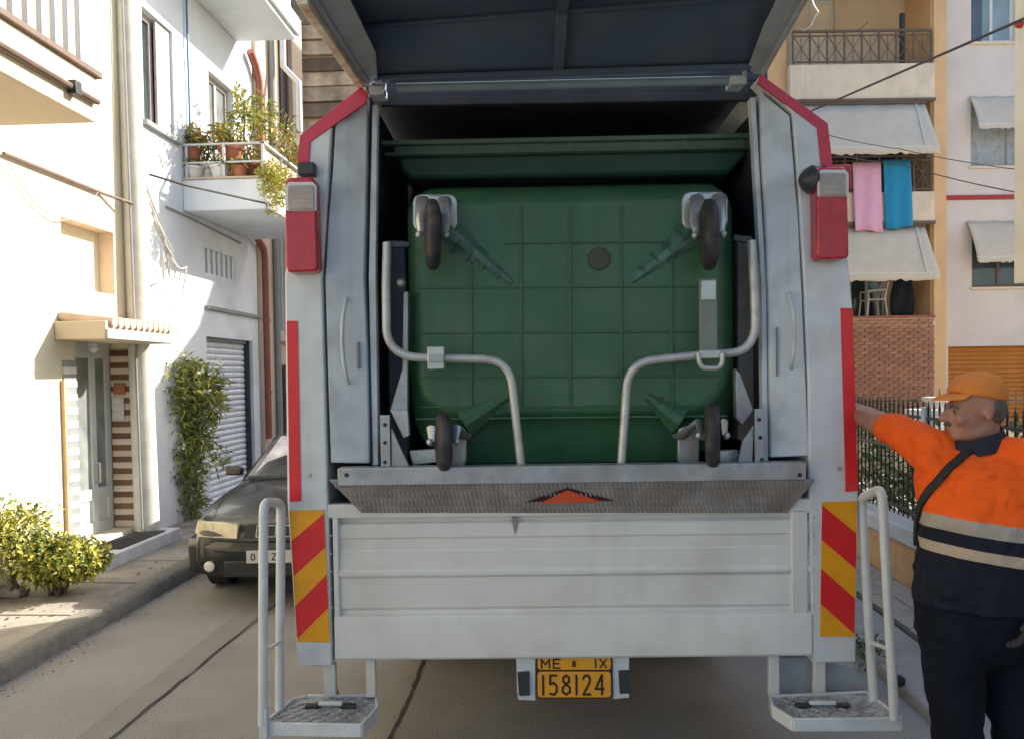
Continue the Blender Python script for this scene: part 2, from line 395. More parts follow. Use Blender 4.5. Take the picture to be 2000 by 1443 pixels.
# ------------------------------------------------------------------ refuse truck
o3 = S.hy(1112, 728, 3.45)
T = Fr((o3.x, o3.y, 0), radians(2.37))
truck = thing('refuse_truck', (0, 0, 0), 0, 'white refuse collection truck seen from behind with its tailgate hatch raised', 'truck', fr=T)
def tb(): return MB(T)
def tp(px, py, y): return T.hy(px, py, y)
def poly(pts, y): return [tp(px, py, y) for px, py in pts]
def xz(px, py, y): p = tp(px, py, y); return p.x, p.z
BK = 1.25
def rect(b, x0, y0, x1, y1, d0, d1):          # pixel rectangle at depth d0 carried straight back to d1
    a = tp(x0, y0, d0); c = tp(x1, y1, d0); b.box(min(a.x, c.x), max(a.x, c.x), d0, d1, min(a.z, c.z), max(a.z, c.z)); return b
LP = [(706,173),(587,266),(578,340),(556,540),(561,980),(581,1302),(649,1300),(641,985),(629,545),(649,238)]
RP = [(1483,147),(1616,243),(1627,325),(1657,505),(1666,602),(1677,975),(1672,1293),(1587,1295),(1580,940),(1579,760),(1571,556),(1558,346),(1548,222)]
b = tb(); b.prism(poly(LP[:1]+LP[1:]+[], 0), (0, BK, 0)); lp = b.build('corner_post', m_white, truck, bevel=.008)
b = tb(); b.prism(poly(RP, 0), (0, BK, 0)); rp_ = b.build('corner_post', m_white, truck, bevel=.008)
# inner hopper side panels, folding inward
def fold(outer, inner, y0, y1, name, m):
    b = tb(); n = len(outer); O = [tp(*p, y0) for p in outer]; I = [tp(*p, y1) for p in inner]
    vs = O+I+[v+Vector((0, .14-y0, 0)) for v in O]+[v+Vector((0, .14-y1, 0)) for v in I]
    fs = [(i, i+1, n+i+1, n+i) for i in range(n-1)] + [(2*n+i+1, 2*n+i, 3*n+i, 3*n+i+1) for i in range(n-1)]
    fs += [(n+i, n+i+1, 3*n+i+1, 3*n+i) for i in range(n-1)] + [(i+1, i, 2*n+i, 2*n+i+1) for i in range(n-1)]
    fs += [(0, n, 3*n, 2*n), (n-1, 3*n-1, 4*n-1, 2*n-1)]
    b.add(vs, fs); return b.build(name, m, truck, bevel=.006)
fold([(655,238),(650,330),(642,420),(635,545),(641,760),(646,903)], [(716,186),(716,330),(714,420),(711,545),(717,680),(722,905)], .012, .05, 'hopper_side_panel', m_greyp)
fold([(1543,226),(1553,346),(1560,430),(1566,556),(1575,760),(1580,890)], [(1485,178),(1488,300),(1495,430),(1500,556),(1503,700),(1505,893)], .012, .05, 'hopper_side_panel', m_greyp)
# jamb strips at the mouth of the hopper
b = tb(); b.prism([tp(727,205,.07),tp(737,205,.07),tp(734,545,.07),tp(739,908,.07),tp(728,908,.07),tp(720,545,.07)], (0, .05, 0)); b.build('jamb_strip', m_greyp, truck, bevel=.003)
b = tb(); b.prism([tp(1476,190,.07),tp(1466,190,.07),tp(1487,560,.07),tp(1490,905,.07),tp(1501,905,.07),tp(1497,560,.07)], (0, .05, 0)); b.build('jamb_strip', m_greyp, truck, bevel=.003)
# red trim
def flat(pts, y0, y1, name, m, parent=truck, bevel=.0015):
    b = tb(); b.prism(poly(pts, y0), (0, y1-y0, 0)); return b.build(name, m, parent, bevel=bevel)
flat([(704,171),(718,181),(715,201),(606,277),(603,317),(580,317),(586,264)], -.006, .01, 'red_trim', m_red)
flat([(1485,145),(1617,241),(1627,326),(1604,326),(1596,250),(1481,163)], -.006, .01, 'red_trim', m_red)
flat([(560,627),(581,627),(588,978),(566,979)], -.004, .004, 'reflective_strip', m_reflr, lp, 0)
flat([(1642,602),(1665,602),(1676,958),(1652,960)], -.004, .004, 'reflective_strip', m_reflr, rp_, 0)
def chevron(board, stripes):
    o = flat(board, -.005, .003, 'chevron_board', m_refly, truck, 0)
    for st in stripes: flat(st, -.0065, -.0052, 'red_stripe', m_reflr, o, 0)
chevron([(565,997),(633,995),(644,1254),(580,1252)], [[(569,1056),(632,1003),(635,1068),(574,1124)], [(576,1184),(638,1121),(641,1186),(581,1246)]])
chevron([(1606,980),(1674,978),(1669,1243),(1602,1242)], [[(1606,986),(1673,1042),(1671.5,1110),(1604.5,1053)], [(1604,1110),(1670.5,1169),(1668.5,1237),(1602.7,1178)]])
for px, py in ((601, 927), (1640, 914)):      # small bolt plates
    b = tb(); rect(b, px-5, py-4, px+5, py+4, -.006, .002); b.build('bolt_plate', m_zinc, truck, bevel=.001)
for k in range(9):
    for X0, Y0, X1, Y1 in ((646, 1010, 649, 1290), (1590, 1010, 1587, 1285)):
        t = k/8; c = tp(X0+(X1-X0)*t + (-5 if X0 < 1000 else 6)*0, Y0+(Y1-Y0)*t, -.001); b = tb(); b.lathe(c, (0, -1, 0), [(0, .005), (.0025, .003)], 8); b.build('rivet', m_zinc, truck)
# tail lamps
def lamp(x0, y0, x1, y1, lx0, ly0, lx1, ly1, tilt):
    b = tb(); P = [(x0+tilt*.2, y0+8), (x0+8, y0), (x1-10, y0-2), (x1-2, y0+8), (x1+tilt, y1-6), (x1+tilt-6, y1), (x0+tilt*.6+5, y1+2), (x0+tilt*.6, y1-8)]
    b.prism(poly(P, -.085), (0, .083, 0)); o = b.build('tail_lamp', m_lensr, truck, bevel=.008)
    b = tb(); b.prism(poly([(lx0-5,ly0+2),(lx0+2,ly0-6),(lx1-2,ly0-6),(lx1+5,ly0+2),(lx1+5,ly1+2),(lx0-5,ly1+2)], -.088), (0, .006, 0)); b.build('lens_frame', m_alu, o, bevel=.002)
    b = tb(); b.prism(poly([(lx0,ly0+3),(lx0+5,ly0),(lx1-5,ly0),(lx1,ly0+3),(lx1,ly1),(lx0,ly1)], -.094), (0, .012, 0)); b.build('clear_lens', m_lensc, o, bevel=.003)
    for k in range(5):
        yy = ly0+5+(ly1-ly0-8)*k/4; b = tb(); rect(b, lx0+4, yy-1, lx1-4, yy+1, -.0955, -.093); b.build('lens_rib', m_lensc, o)
    return o
lamp(555, 347, 617, 530, 562, 362, 613, 410, 4)
lamp(1595, 327, 1657, 505, 1602, 338, 1653, 382, 2)
b = tb(); rect(b, 580, 317, 613, 341, -.05, .0); b.build('lamp_bracket', m_blackp, truck, bevel=.004)
b = tb(); rect(b, 1612, 322, 1664, 370, -.03, .0); b.build('lamp_bracket', m_red, truck, bevel=.004)
b = tb(); c = tp(1596, 352, -.03); b.lathe(c, (-1, -.15, 0), [(0, .055), (.03, .06), (.055, .045), (.075, .022), (.082, .006)], 20); b.build('reversing_buzzer', m_blackp, truck)
# grab handles on the side panels
def handle(pts, r):
    P = [tp(px, py, y) for px, py, y in pts]; b = tb(); b.tube(P, r, 10); return b.build('grab_handle', m_greyp, truck, smooth=60)
handle([(677,584,.03),(675,592,-.02),(669,625,-.035),(668,668,-.035),(671,705,-.035),(678,740,-.02),(681,748,.03)], .009)
handle([(1540,572,.03),(1543,580,-.02),(1550,612,-.035),(1552,650,-.035),(1550,690,-.035),(1546,712,-.02),(1545,720,.03)], .009)
for a, c in (((696,668),(703,720)), ((1517,640),(1519,735))):
    b = tb(); rect(b, a[0], a[1], c[0], c[1], .028, .05); b.build('latch_plate', m_tread, truck, bevel=.003)
# hopper interior
xl, _ = xz(727, 500, .09); xr, _ = xz(1497, 500, .09); _, zt = xz(1100, 178, .09)
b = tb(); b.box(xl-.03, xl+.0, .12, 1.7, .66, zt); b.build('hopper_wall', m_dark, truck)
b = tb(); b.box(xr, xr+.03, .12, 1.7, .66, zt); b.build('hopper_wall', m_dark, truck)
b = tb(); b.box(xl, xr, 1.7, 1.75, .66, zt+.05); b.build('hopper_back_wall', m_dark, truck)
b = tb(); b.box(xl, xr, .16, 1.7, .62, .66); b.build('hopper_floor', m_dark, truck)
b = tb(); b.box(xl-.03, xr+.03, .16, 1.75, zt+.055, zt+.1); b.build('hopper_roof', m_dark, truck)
m_shaft = mat('blue_grey_shaft', (.18, .24, .30), .75, 0, var=.12)
m_latch = mat('dull_latch_steel', (.20, .22, .20), .5, .3, var=.2, dirt=((.12, .1, .08), .5, 12))
# header rails and hinge shaft
L = tp(775, 173, .04); R = tp(1432, 158, .04); b = tb(); b.tube([L, R], .020, 14); b.build('hinge_shaft', m_shaft, truck, smooth=60)
L = tp(745, 201, .14); R = tp(1470, 190, .14); b = tb(); b.bar(L, R, .03, .035); b.build('header_rail', m_dark, truck, bevel=.003)
L = tp(745, 188, .17); R = tp(1470, 176, .17); b = tb(); b.bar(L, R, .05, .06); b.build('header_beam', m_dark, truck, bevel=.003)
for px, s_ in ((742, 1), (1450, -1)):
    yy = 180 if s_ > 0 else 160
    b = tb(); rect(b, px-22, yy-13, px+8, yy+4, -.01, .09); b.build('hinge_block', m_greyp, truck, bevel=.006)
    b = tb(); rect(b, px+4, yy-45 if s_ > 0 else yy-62, px+10, yy+4, .0, .04); b.build('hinge_plate', m_cheek, truck, bevel=.003)
# raised hatch
def solve_y(px, py, x):
    a, c = -2.4, 1.0
    for _ in range(50):
        m_ = (a+c)/2
        if abs(tp(px, py, m_).x) > abs(x): c = m_
        else: a = m_
    return (a+c)/2
hx0 = tp(712, 168, .03); hx1 = tp(1484, 146, .03)
yL = solve_y(600, 0, hx0.x); yR = solve_y(1566, 0, hx1.x)
hatch = thing('hatch_pivot', (0, 0, 0), fr=T) if False else None
yN = (yL+yR)/2
A0, A1, C0, C1 = tp(712, 168, .03), tp(600, 0, yL), tp(1484, 146, .03), tp(1566, 0, yR)
def lz(y, sd):                                   # height of the free lower lip on either side
    a, c = (A0, A1) if sd < 0 else (C0, C1); return a.z+(c.z-a.z)*(y-.03)/(c.y-.03)
XL, XR = hx0.x, hx1.x
y1 = -.30; y2 = yN-.22                           # fold line, free edge
dp = tp(718, 50, y1).z-lz(y1, -1)
def PH(x, y, o): t = (x-XL)/(XR-XL); return (x, y, lz(y, -1)*(1-t)+lz(y, 1)*t+o)
t_ = .02; b = tb(); P0 = [(.03, .02), (y1, dp), (y2, .015)]; rings = []
for y, o_ in P0: rings.append([PH(XL+.03, y, o_), PH(XR-.03, y, o_), PH(XR-.03, y, o_+t_), PH(XL+.03, y, o_+t_)])
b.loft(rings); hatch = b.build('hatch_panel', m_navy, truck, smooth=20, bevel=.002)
for xa, dx in ((XL, .03), (XR-.03, .03)):
    b = tb(); b.prism([PH(xa, .03, 0), PH(xa, y2, 0), PH(xa, y2, .04), PH(xa, y1, dp+.03), PH(xa, .03, .05)], (dx, 0, 0)); b.build('hatch_cheek', m_cheek, hatch, bevel=.003)
b = tb(); b.bar(PH(XL-.012, .02, -.004), PH(XL-.012, y2, -.004), .035, .03); b.build('hatch_lip', m_lip, hatch, bevel=.004)
b = tb(); b.bar(PH(XR+.006, .02, -.004), PH(XR+.006, y2, -.004), .016, .03); b.build('hatch_lip', m_cheek, hatch, bevel=.004)
wd = tp(742, 165, .03).x-tp(716, 165, .03).x
b = tb(); b.prism([PH(XL+.03, .02, .006), PH(XL+.03, y2, .006), PH(XL+.03+wd*1.6, y2, .012), PH(XL+.03+wd*1.4, y1, .02), PH(XL+.03+wd*.5, .02, .008)], (0, 0, .008)); b.build('hatch_flange', m_cheek, hatch, bevel=.002)
b = tb(); b.prism([PH(XR-.03, .02, .006), PH(XR-.03, y2, .006), PH(XR-.03-wd*.9, y2, .012), PH(XR-.03-wd*.9, y1, .02), PH(XR-.03-wd*.5, .02, .008)], (0, 0, .008)); b.build('hatch_flange', m_cheek, hatch, bevel=.002)
xx = tp(1093, 100, -.1).x
b = tb(); b.bar(PH(xx, .02, .012), PH(xx, y1, dp-.012), .045, .014); b.build('hatch_rib', m_navy, hatch, bevel=.003)
b = tb(); b.bar(PH(xx, y1, dp-.012), PH(xx, y2, .004), .045, .014); b.build('hatch_rib', m_navy, hatch, bevel=.003)
b = tb(); b.bar(PH(XL+.05, y1, dp-.008), PH(XR-.05, y1, dp-.008), .03, .014); b.build('hatch_rib', m_navy, hatch, bevel=.003)
b = tb(); b.bar(PH(XL+.05, .0, .015), PH(XR-.05, .0, .015), .05, .02); b.build('hatch_rib', m_navy, hatch, bevel=.003)
# hatch gas struts' anchor hook hanging from the edge
# lower tailboard panel (pressed ribs)
prf = [(1000,.035),(1016,.035),(1021,.016),(1046,.014),(1050,.019),(1070,.019),(1074,.013),(1108,.010),(1114,.002),(1120,.002),(1126,.014),(1184,.014),(1190,.024),(1196,.022),(1200,-.002),(1206,-.006),(1280,-.006),(1285,.002),(1285,.05)]
xa = tp(652, 1100, .01).x; xb = tp(1583, 1100, .01).x
zz = [(tp(1112, py, 0).z, y) for py, y in prf]
b = tb(); rings = []
for x in (xa, xb): rings.append([(x, y, z) for z, y in zz]+[(x, .1, zz[-1][0]), (x, .1, zz[0][0])])
b.loft(rings); panel = b.build('tailboard_panel', m_panel, truck, smooth=20, bevel=.002, seg=1)
for xx, dx in ((xa+.012, .012), (xb-.05, .035)):
    b = tb(); b.prism([(xx-dx, .0, zz[-2][0]), (xx+dx, .0, zz[-2][0]), (xx+dx, .0, zz[0][0]), (xx-dx, .0, zz[0][0])], (0, .05, 0)); b.build('panel_edge', m_panel, panel, bevel=.004)
b = tb(); rect(b, 640, 985, 1600, 1001, .0, .06); b.build('panel_top_rail', m_panel, truck, bevel=.006)
# dirty rust run under the tread plate
flat([(999,1001),(1013,1001),(1010,1030),(1006,1043),(1002,1030)], .0105, .0125, 'rust_run', m_tread, panel, 0)
# sill beam and sloping tread plate
b = tb(); rect(b, 659, 914, 1575, 937, -.06, .02); sill = b.build('sill_beam', m_galv, truck, bevel=.004)
for px in (677, 1562):
    c = tp(px, 927, -.0605); b = tb(); b.lathe(c, (0, -1, 0), [(0, .010), (.002, .009)], 14); b.build('bolt_hole', m_black, sill)
b = tb(); P = [tp(643,938,-.055), tp(1592,938,-.055), tp(1538,1001,-.005), tp(706,1001,-.005)]
b.prism(P, (0, .012, .006)); tread = b.build('tread_plate', m_tread, truck, bevel=.002)
nx, nz = 104, 4
pips = tb()
for i in range(nx):
    for j in range(nz):
        u = (i+.5+.5*(j % 2))/nx; v = (j+.5)/nz
        if u > .99: continue
        a_ = P[0].lerp(P[1], u); c_ = P[3].lerp(P[2], u); q = a_.lerp(c_, v)
        d = Vector((-.004, 0, .0125)); pips.bar(q-d+Vector((0,-.002,-.001)), q+d+Vector((0,-.002,-.001)), .007, .004, up=(0, -1, .4))
o = pips.build('tread_pattern', m_tread, tread, smooth=0); o['kind'] = 'stuff'
def onslope(px, py, off):
    nrm = (P[1]-P[0]).cross(P[3]-P[0]).normalized()
    if nrm.y > 0: nrm = -nrm
    o_, d_ = T.ray(px, py); t = (P[0]-o_).dot(nrm)/d_.dot(nrm); return o_+d_*t+nrm*off
b = tb(); b.prism([onslope(1022,980,.004), onslope(1202,976,.004), onslope(1108,951,.004)], (0, .002, 0)); b.build('triangle_border', m_ink, tread, smooth=0)
b = tb(); b.prism([onslope(1055,981,.0065), onslope(1176,978,.0065), onslope(1108,955,.0065)], (0, .002, 0)); b.build('warning_triangle', m_tri, tread, smooth=0)
# lift arms beside the bin
def perf(x0, y0, x1, y1, holes):
    b = tb(); rect(b, x0, y0, x1, y1, .0, .012); o = b.build('perforated_bracket', m_galv, truck, bevel=.002)
    for hx, hy in holes:
        c = tp(hx, hy, -.001); b = tb(); b.lathe(c, (0, -1, 0), [(0, .009), (.001, .0085)], 12); b.build('hole', m_black, o)
perf(742, 810, 763, 914, [(752,829),(752,864),(752,902)])
perf(1474, 798, 1493, 908, [(1483,819),(1485,854),(1488,897)])
def gus(pts, y0, y1, m, name='lift_arm'):
    b = tb(); b.prism(poly(pts, y0), (0, y1-y0, 0)); return b.build(name, m, truck, bevel=.003)
gus([(764,835),(800,912),(764,913)], .01, .03, m_galv, 'arm_gusset')
gus([(788,570),(797,570),(796,800),(770,815),(762,800),(786,720)], .12, .17, m_galv)
gus([(762,800),(796,800),(800,850),(788,855)], .1, .14, m_zinc)
gus([(1437,720),(1446,730),(1472,800),(1450,830),(1438,815)], .12, .17, m_galv)
gus([(1473,830),(1470,905),(1440,908),(1450,860)], .02, .04, m_galv, 'arm_gusset')
gus([(800,880),(850,876),(856,902),(806,908)], .10, .14, m_zinc, 'pivot_block')
gus([(1395,880),(1440,878),(1450,904),(1400,906)], .10, .14, m_zinc, 'pivot_block')
b = tb(); c = tp(783, 553, .1); b.ell(c, (.02, .02, .02)); b.build('pivot_pin', m_zinc, truck)
b = tb(); rect(b, 752, 470, 800, 905, .22, .9); b.build('lift_side_wall', m_dark, truck, bevel=.01)
b = tb(); rect(b, 1440, 470, 1476, 860, .3, .9); b.build('lift_side_wall', m_orgw if False else m_tread, truck, bevel=.01)
gus([(1433,458),(1470,462),(1468,476),(1433,470)], .05, .07, m_blackp, 'rail_link')
# bent retaining rails in front of the bin
def arc(p, c, q, n=7): return [((1-t)**2*p[0]+2*(1-t)*t*c[0]+t*t*q[0], (1-t)**2*p[1]+2*(1-t)*t*c[1]+t*t*q[1]) for t in [i/n for i in range(n+1)]]
YR = .03
def rail(pxs):
    P = [tp(x, y, YR) for x, y in pxs]; b = tb(); b.tube(P, .0192, 14); return b.build('retaining_rail', m_tubem, truck, smooth=60)
rl = rail([(756,474),(754,560),(755,640)]+arc((755,645),(760,694),(815,698))+[(880,700),(945,701)]+arc((950,702),(995,704),(1001,755))+[(1009,830),(1018,910)])
rr = rail([(1468,470),(1472,540),(1475,620)]+arc((1475,628),(1476,686),(1424,690))+[(1370,693),(1285,702)]+arc((1278,703),(1228,708),(1224,756))+[(1219,830),(1213,908)])
b = tb(); rect(b, 834, 677, 868, 721, -.012, .052); b.build('rail_clamp', m_zinc, rl, bevel=.004)
b = tb(); rect(b, 836, 693, 866, 707, -.02, -.0125); b.build('clamp_bolt_plate', m_galv, rl, bevel=.002)
gus([(755,470),(800,472),(800,482),(755,484)], .03, .06, m_dark, 'rail_link')
b = tb(); rect(b, 1366, 545, 1402, 690, .01, .03); ar = b.build('latch_arm', m_latch, truck, bevel=.004)
b = tb(); rect(b, 1370, 548, 1399, 586, .002, .0095); b.build('latch_hinge', m_zinc, ar, bevel=.003)
b = tb(); b.tube([tp(x, y, -.015) for x, y in [(1364,690)]+arc((1365,700),(1366,718),(1378,719))+arc((1398,719),(1410,718),(1411,700))+[(1411,690)]], .011, 10); b.build('latch_loop', m_tubem, ar, smooth=60)
b = tb(); rect(b, 1366, 684, 1409, 700, -.005, .05); b.build('latch_saddle', m_zinc, ar, bevel=.004)
# number plate and bracket
b = tb(); b.prism(poly([(1008,1283),(1046,1283),(1046,1368),(1012,1366),(1010,1350),(1009,1312)], .03), (0, .02, 0)); br = b.build('plate_bracket', m_white, truck, bevel=.003)
b = tb(); b.prism(poly([(1196,1281),(1229,1281),(1229,1312),(1229,1362),(1198,1365)], .03), (0, .02, 0)); br2 = b.build('plate_bracket', m_white, truck, bevel=.003)
b = tb(); b.prism(poly([(1010,1313),(1034,1311),(1035,1358),(1014,1359)], .015), (0, .014, 0)); b.build('dark_reflector', m_blackp, br, bevel=.003)
b = tb(); b.prism(poly([(1208,1310),(1229,1309),(1232,1354),(1211,1355)], .015), (0, .014, 0)); b.build('dark_reflector', m_blackp, br2, bevel=.003)
def rrect(x0, y0, x1, y1, r):
    return [(x0+r,y0),(x1-r,y0),(x1-r*.3,y0+r*.3),(x1,y0+r),(x1,y1-r),(x1-r*.3,y1-r*.3),(x1-r,y1),(x0+r,y1),(x0+r*.3,y1-r*.3),(x0,y1-r),(x0,y0+r),(x0+r*.3,y0+r*.3)]
plate = flat(rrect(1047,1279,1196,1364,9), .018, .026, 'number_plate', m_ink, truck, 0)
flat(rrect(1050,1282,1193,1307,6), .015, .0178, 'plate_face', m_plate, plate, 0)
flat(rrect(1050,1311,1193,1361,6), .015, .0178, 'plate_face', m_plate, plate, 0)
k = (tp(1200,1320,.015)-tp(1100,1320,.015)).length/100
ux = (tp(1200,1319.2,.015)-tp(1100,1320,.015)).normalized(); uz = Vector((0,0,1))
b = tb(); letters(b, '158124', tp(1057, 1356, .0145), ux, uz, (0,-1,0), 18.5*k, 38*k, 6.6*k, 4.4*k); b.build('plate_digits', m_ink, plate, smooth=0)
b = tb(); letters(b, 'ME', tp(1057, 1304, .0145), ux, uz, (0,-1,0), 17*k, 17*k, 5*k, 3*k); letters(b, 'IX', tp(1160, 1303, .0145), ux, uz, (0,-1,0), 15*k, 17*k, 4*k, 3*k)
letters(b, '8', tp(1117, 1301, .0145), ux, uz, (0,-1,0), 8*k, 11*k, 0, 2.4*k); b.build('plate_letters', m_ink, plate, smooth=0)
# steps and hand rails
def tz(px, py, z): return T.hz(px, py, z)
def step(poly_px, z, front, hole):
    P = [tz(px, py, z) for px, py in poly_px]
    b = tb(); b.prism([p-Vector((0, 0, .004)) for p in P], (0, 0, -.035)); o = b.build('step_plate', m_step, truck, bevel=.004)
    rim = tb()
    for i in range(len(P)): rim.bar(P[i]-Vector((0,0,.02)), P[(i+1) % len(P)]-Vector((0,0,.02)), .012, .055)
    rim.build('step_rim', m_white, o, bevel=.003)
    lo = Vector((min(p.x for p in P), min(p.y for p in P), z)); hi = Vector((max(p.x for p in P), max(p.y for p in P), z)); pb = tb(); rg = random.Random(2)
    nx, ny = 16, 9
    for i in range(nx):
        for j in range(ny):
            q = Vector((lo.x+(hi.x-lo.x)*(i+.5)/nx, lo.y+(hi.y-lo.y)*(j+.5)/ny, z-.002))
            inside = all(((P[(k+1) % len(P)]-P[k]).cross(q-P[k])).z*sg > 0.004 for k in range(len(P))) if (sg := (1 if sum((P[k].x*P[(k+1) % len(P)].y-P[(k+1) % len(P)].x*P[k].y) for k in range(len(P))) > 0 else -1)) else False
            if inside:
                d = Vector((.011, .011 if (i+j) % 2 else -.011, 0)); pb.bar(q-d, q+d, .006, .006)
    t = pb.build('step_chequer', m_step, o, smooth=0); t['kind'] = 'stuff'
    return o
ZS = tp(660, 1358, .08).z
stl = step([(515,1413),(706,1416),(737,1382),(735,1358),(601,1359),(572,1366)], ZS, 0, 0)
str_ = step([(1549,1405),(1761,1404),(1692,1352),(1504,1360),(1510,1380)], ZS, 0, 0)
for o_, x0, x1, yy, rot in ((stl, 597, 695, 1378, 0), (str_, 1553, 1660, 1377, 0)):
    b = tb(); a_ = tz(x0, yy, ZS+.004); c_ = tz(x1, yy, ZS+.004); d = c_-a_
    b.bar(a_, a_+d*.28, .03, .018); b.bar(a_+d*.72, c_, .03, .018); b.build('latch_pad', m_blackp, o_, bevel=.004)
    b = tb(); b.bar(a_+d*.26+Vector((0,0,.012)), a_+d*.74+Vector((0,0,.012)), .024, .014); b.build('latch_bar', m_white, o_, bevel=.004)
def post(x0, x1, y0, y1, y):
    b = tb(); rect(b, x0, y0, x1, y1, y, y+.03); b.build('step_post', m_panel, truck, bevel=.004)
post(632, 656, 1296, 1362, .07); post(714, 734, 1283, 1362, .05); post(1502, 1523, 1278, 1360, .05); post(1590, 1613, 1290, 1357, .06)
b = tb(); b.bar(tp(640, 1300, .3), tp(658, 1360, .12), .02, .03); b.build('step_stay', m_blackp, truck)
b = tb(); rect(b, 1524, 1283, 1588, 1356, .14, .17); b.build('mud_flap', m_cheek, truck, bevel=.003)
b = tb(); b.prism([tp(1611,1292,.14),tp(1668,1300,.14),tp(1690,1352,.14),tp(1611,1352,.14)], (0,.02,0)); b.build('mud_flap', m_cheek, truck, bevel=.003)
def hrail(pts, r, rung):
    P = [tp(*p) for p in pts]
    Q = []
    for i, p in enumerate(P):                       # round the two top bends
        if 0 < i < len(P)-1:
            a_, c_ = P[i-1], P[i+1]; ra = min(.05, (a_-p).length*.45); rc = min(.05, (c_-p).length*.45)
            s0 = p+(a_-p).normalized()*ra; s1 = p+(c_-p).normalized()*rc
            for t in range(6):
                t /= 5; Q.append(s0*(1-t)**2+p*2*t*(1-t)+s1*t*t)
        else: Q.append(p)
    b = tb(); b.tube(Q, r, 12); o = b.build('hand_rail', m_white, truck, smooth=60)
    b = tb(); b.bar(tp(*rung[0]), tp(*rung[1]), .014, .014); b.build('rail_rung', m_white, o, bevel=.003)
hrail([(513,1414,-.22),(515,980,-.22),(549,981,-.03),(546,1385,-.06)], .0195, ((520,1268,-.2),(547,1253,-.06)))
hrail([(1747,1404,-.22),(1722,953,-.19),(1682,972,.02),(1706,1372,-.02)], .0195, ((1738,1268,-.2),(1700,1253,-.04)))
b = tb(); rect(b, 505, 1385, 522, 1443, -.235, -.2); b.build('rail_foot', m_white, truck, bevel=.004)
# chassis, wheels, body and cab further forward
b = tb(); b.box(-.42, -.34, .3, 6.2, .62, .8); b.build('chassis_rail', m_black, truck, bevel=.006)
b = tb(); b.box(.34, .42, .3, 6.2, .62, .8); b.build('chassis_rail', m_black, truck, bevel=.006)
b = tb(); b.box(-1.0, 1.0, .2, 1.6, .58, .64); b.build('hopper_underside', m_black, truck, bevel=.01)
bw0, bw1 = tp(580, 900, 0).x+.03, tp(1655, 900, 0).x-.03
b = tb(); b.prism([(bw0,BK+.0,.86),(bw1,BK,.86),(bw1,BK,2.72),(bw1-.25,BK,2.98),(bw0+.25,BK,2.98),(bw0,BK,2.72)], (0, 2.25, 0)); body = b.build('body_container', m_white, truck, bevel=.03)
for i in range(3):
    for s_ in (-1, 1):
        xx = bw0-.02 if s_ < 0 else bw1+.02
        b = tb(); b.box(xx-.025, xx+.025, 1.5+i*.7, 1.56+i*.7, .95, 2.65); b.build('body_rib', m_white, body, bevel=.008)
b = tb(); b.box(-1.0, 1.0, 1.3, 4.5, .8, .855); b.build('sub_frame', m_black, truck)
cab = tb(); cab.prism([(-1.08,4.6,.62),(-1.08,6.3,.62),(-1.08,6.42,1.3),(-1.08,6.2,2.5),(-1.08,5.9,2.68),(-1.08,4.6,2.68)], (2.2, 0, 0)); cab = cab.build('cab', m_white, truck, bevel=.05, seg=3)
b = tb(); b.prism([(-.98,6.425,1.36),(1.02,6.425,1.36),(1.0,6.24,2.36),(-.96,6.24,2.36)], (0,.012,0)); b.build('windscreen', m_glassd, cab)
for xx in (-1.09, 1.115):
    b = tb(); b.box(xx, xx+.012, 5.2, 6.0, 1.5, 2.35); b.build('side_window', m_glassd, cab, bevel=.003)
    b = tb(); b.box(xx-.18 if xx < 0 else xx+.06, xx-.05 if xx < 0 else xx+.19, 6.3, 6.36, 1.5, 1.95); b.build('wing_mirror', m_blackp, cab, bevel=.02)
for yy in (2.05, 5.5):
    for xx, s_ in ((-.95, -1), (.98, 1)):
        b = tb(); b.lathe((xx-.13, yy, .42), (1, 0, 0), [(0, .30), (.0, .40), (.03, .42), (.23, .42), (.26, .40), (.26, .30)], 28); wh = b.build('wheel', m_black, truck, smooth=40)
        b = tb(); b.lathe((xx-.135, yy, .42), (1, 0, 0), [(0, .10), (.0, .27), (.27, .27), (.27, .10)], 20); b.build('rim', m_white, wh, smooth=40)
    b = tb(); b.tube([(-.9, yy, .42), (.9, yy, .42)], .07, 12); b.build('axle', m_black, truck)

for s_ in (-1, 1):  # unseen skirts, flaps, tank and drive line added to keep sun from under the truck
    xx = s_*1.02
    b = tb(); b.box(xx-.02, xx+.02, 2.6, 4.4, .36, .84); b.build('added_side_skirt', m_white, truck, bevel=.01)
    b = tb(); b.box(xx-.03, xx+.03, 1.40, 1.46, .12, .80); b.build('added_mud_flap', m_blackp, truck, bevel=.01)
b = tb(); b.box(.45, .95, 2.7, 3.9, .40, .78); b.build('added_tank', m_blackp, truck, bevel=.04)
b = tb(); b.box(-.33, .33, .9, 4.4, .45, .62); b.build('added_drive_line', m_black, truck, bevel=.03)

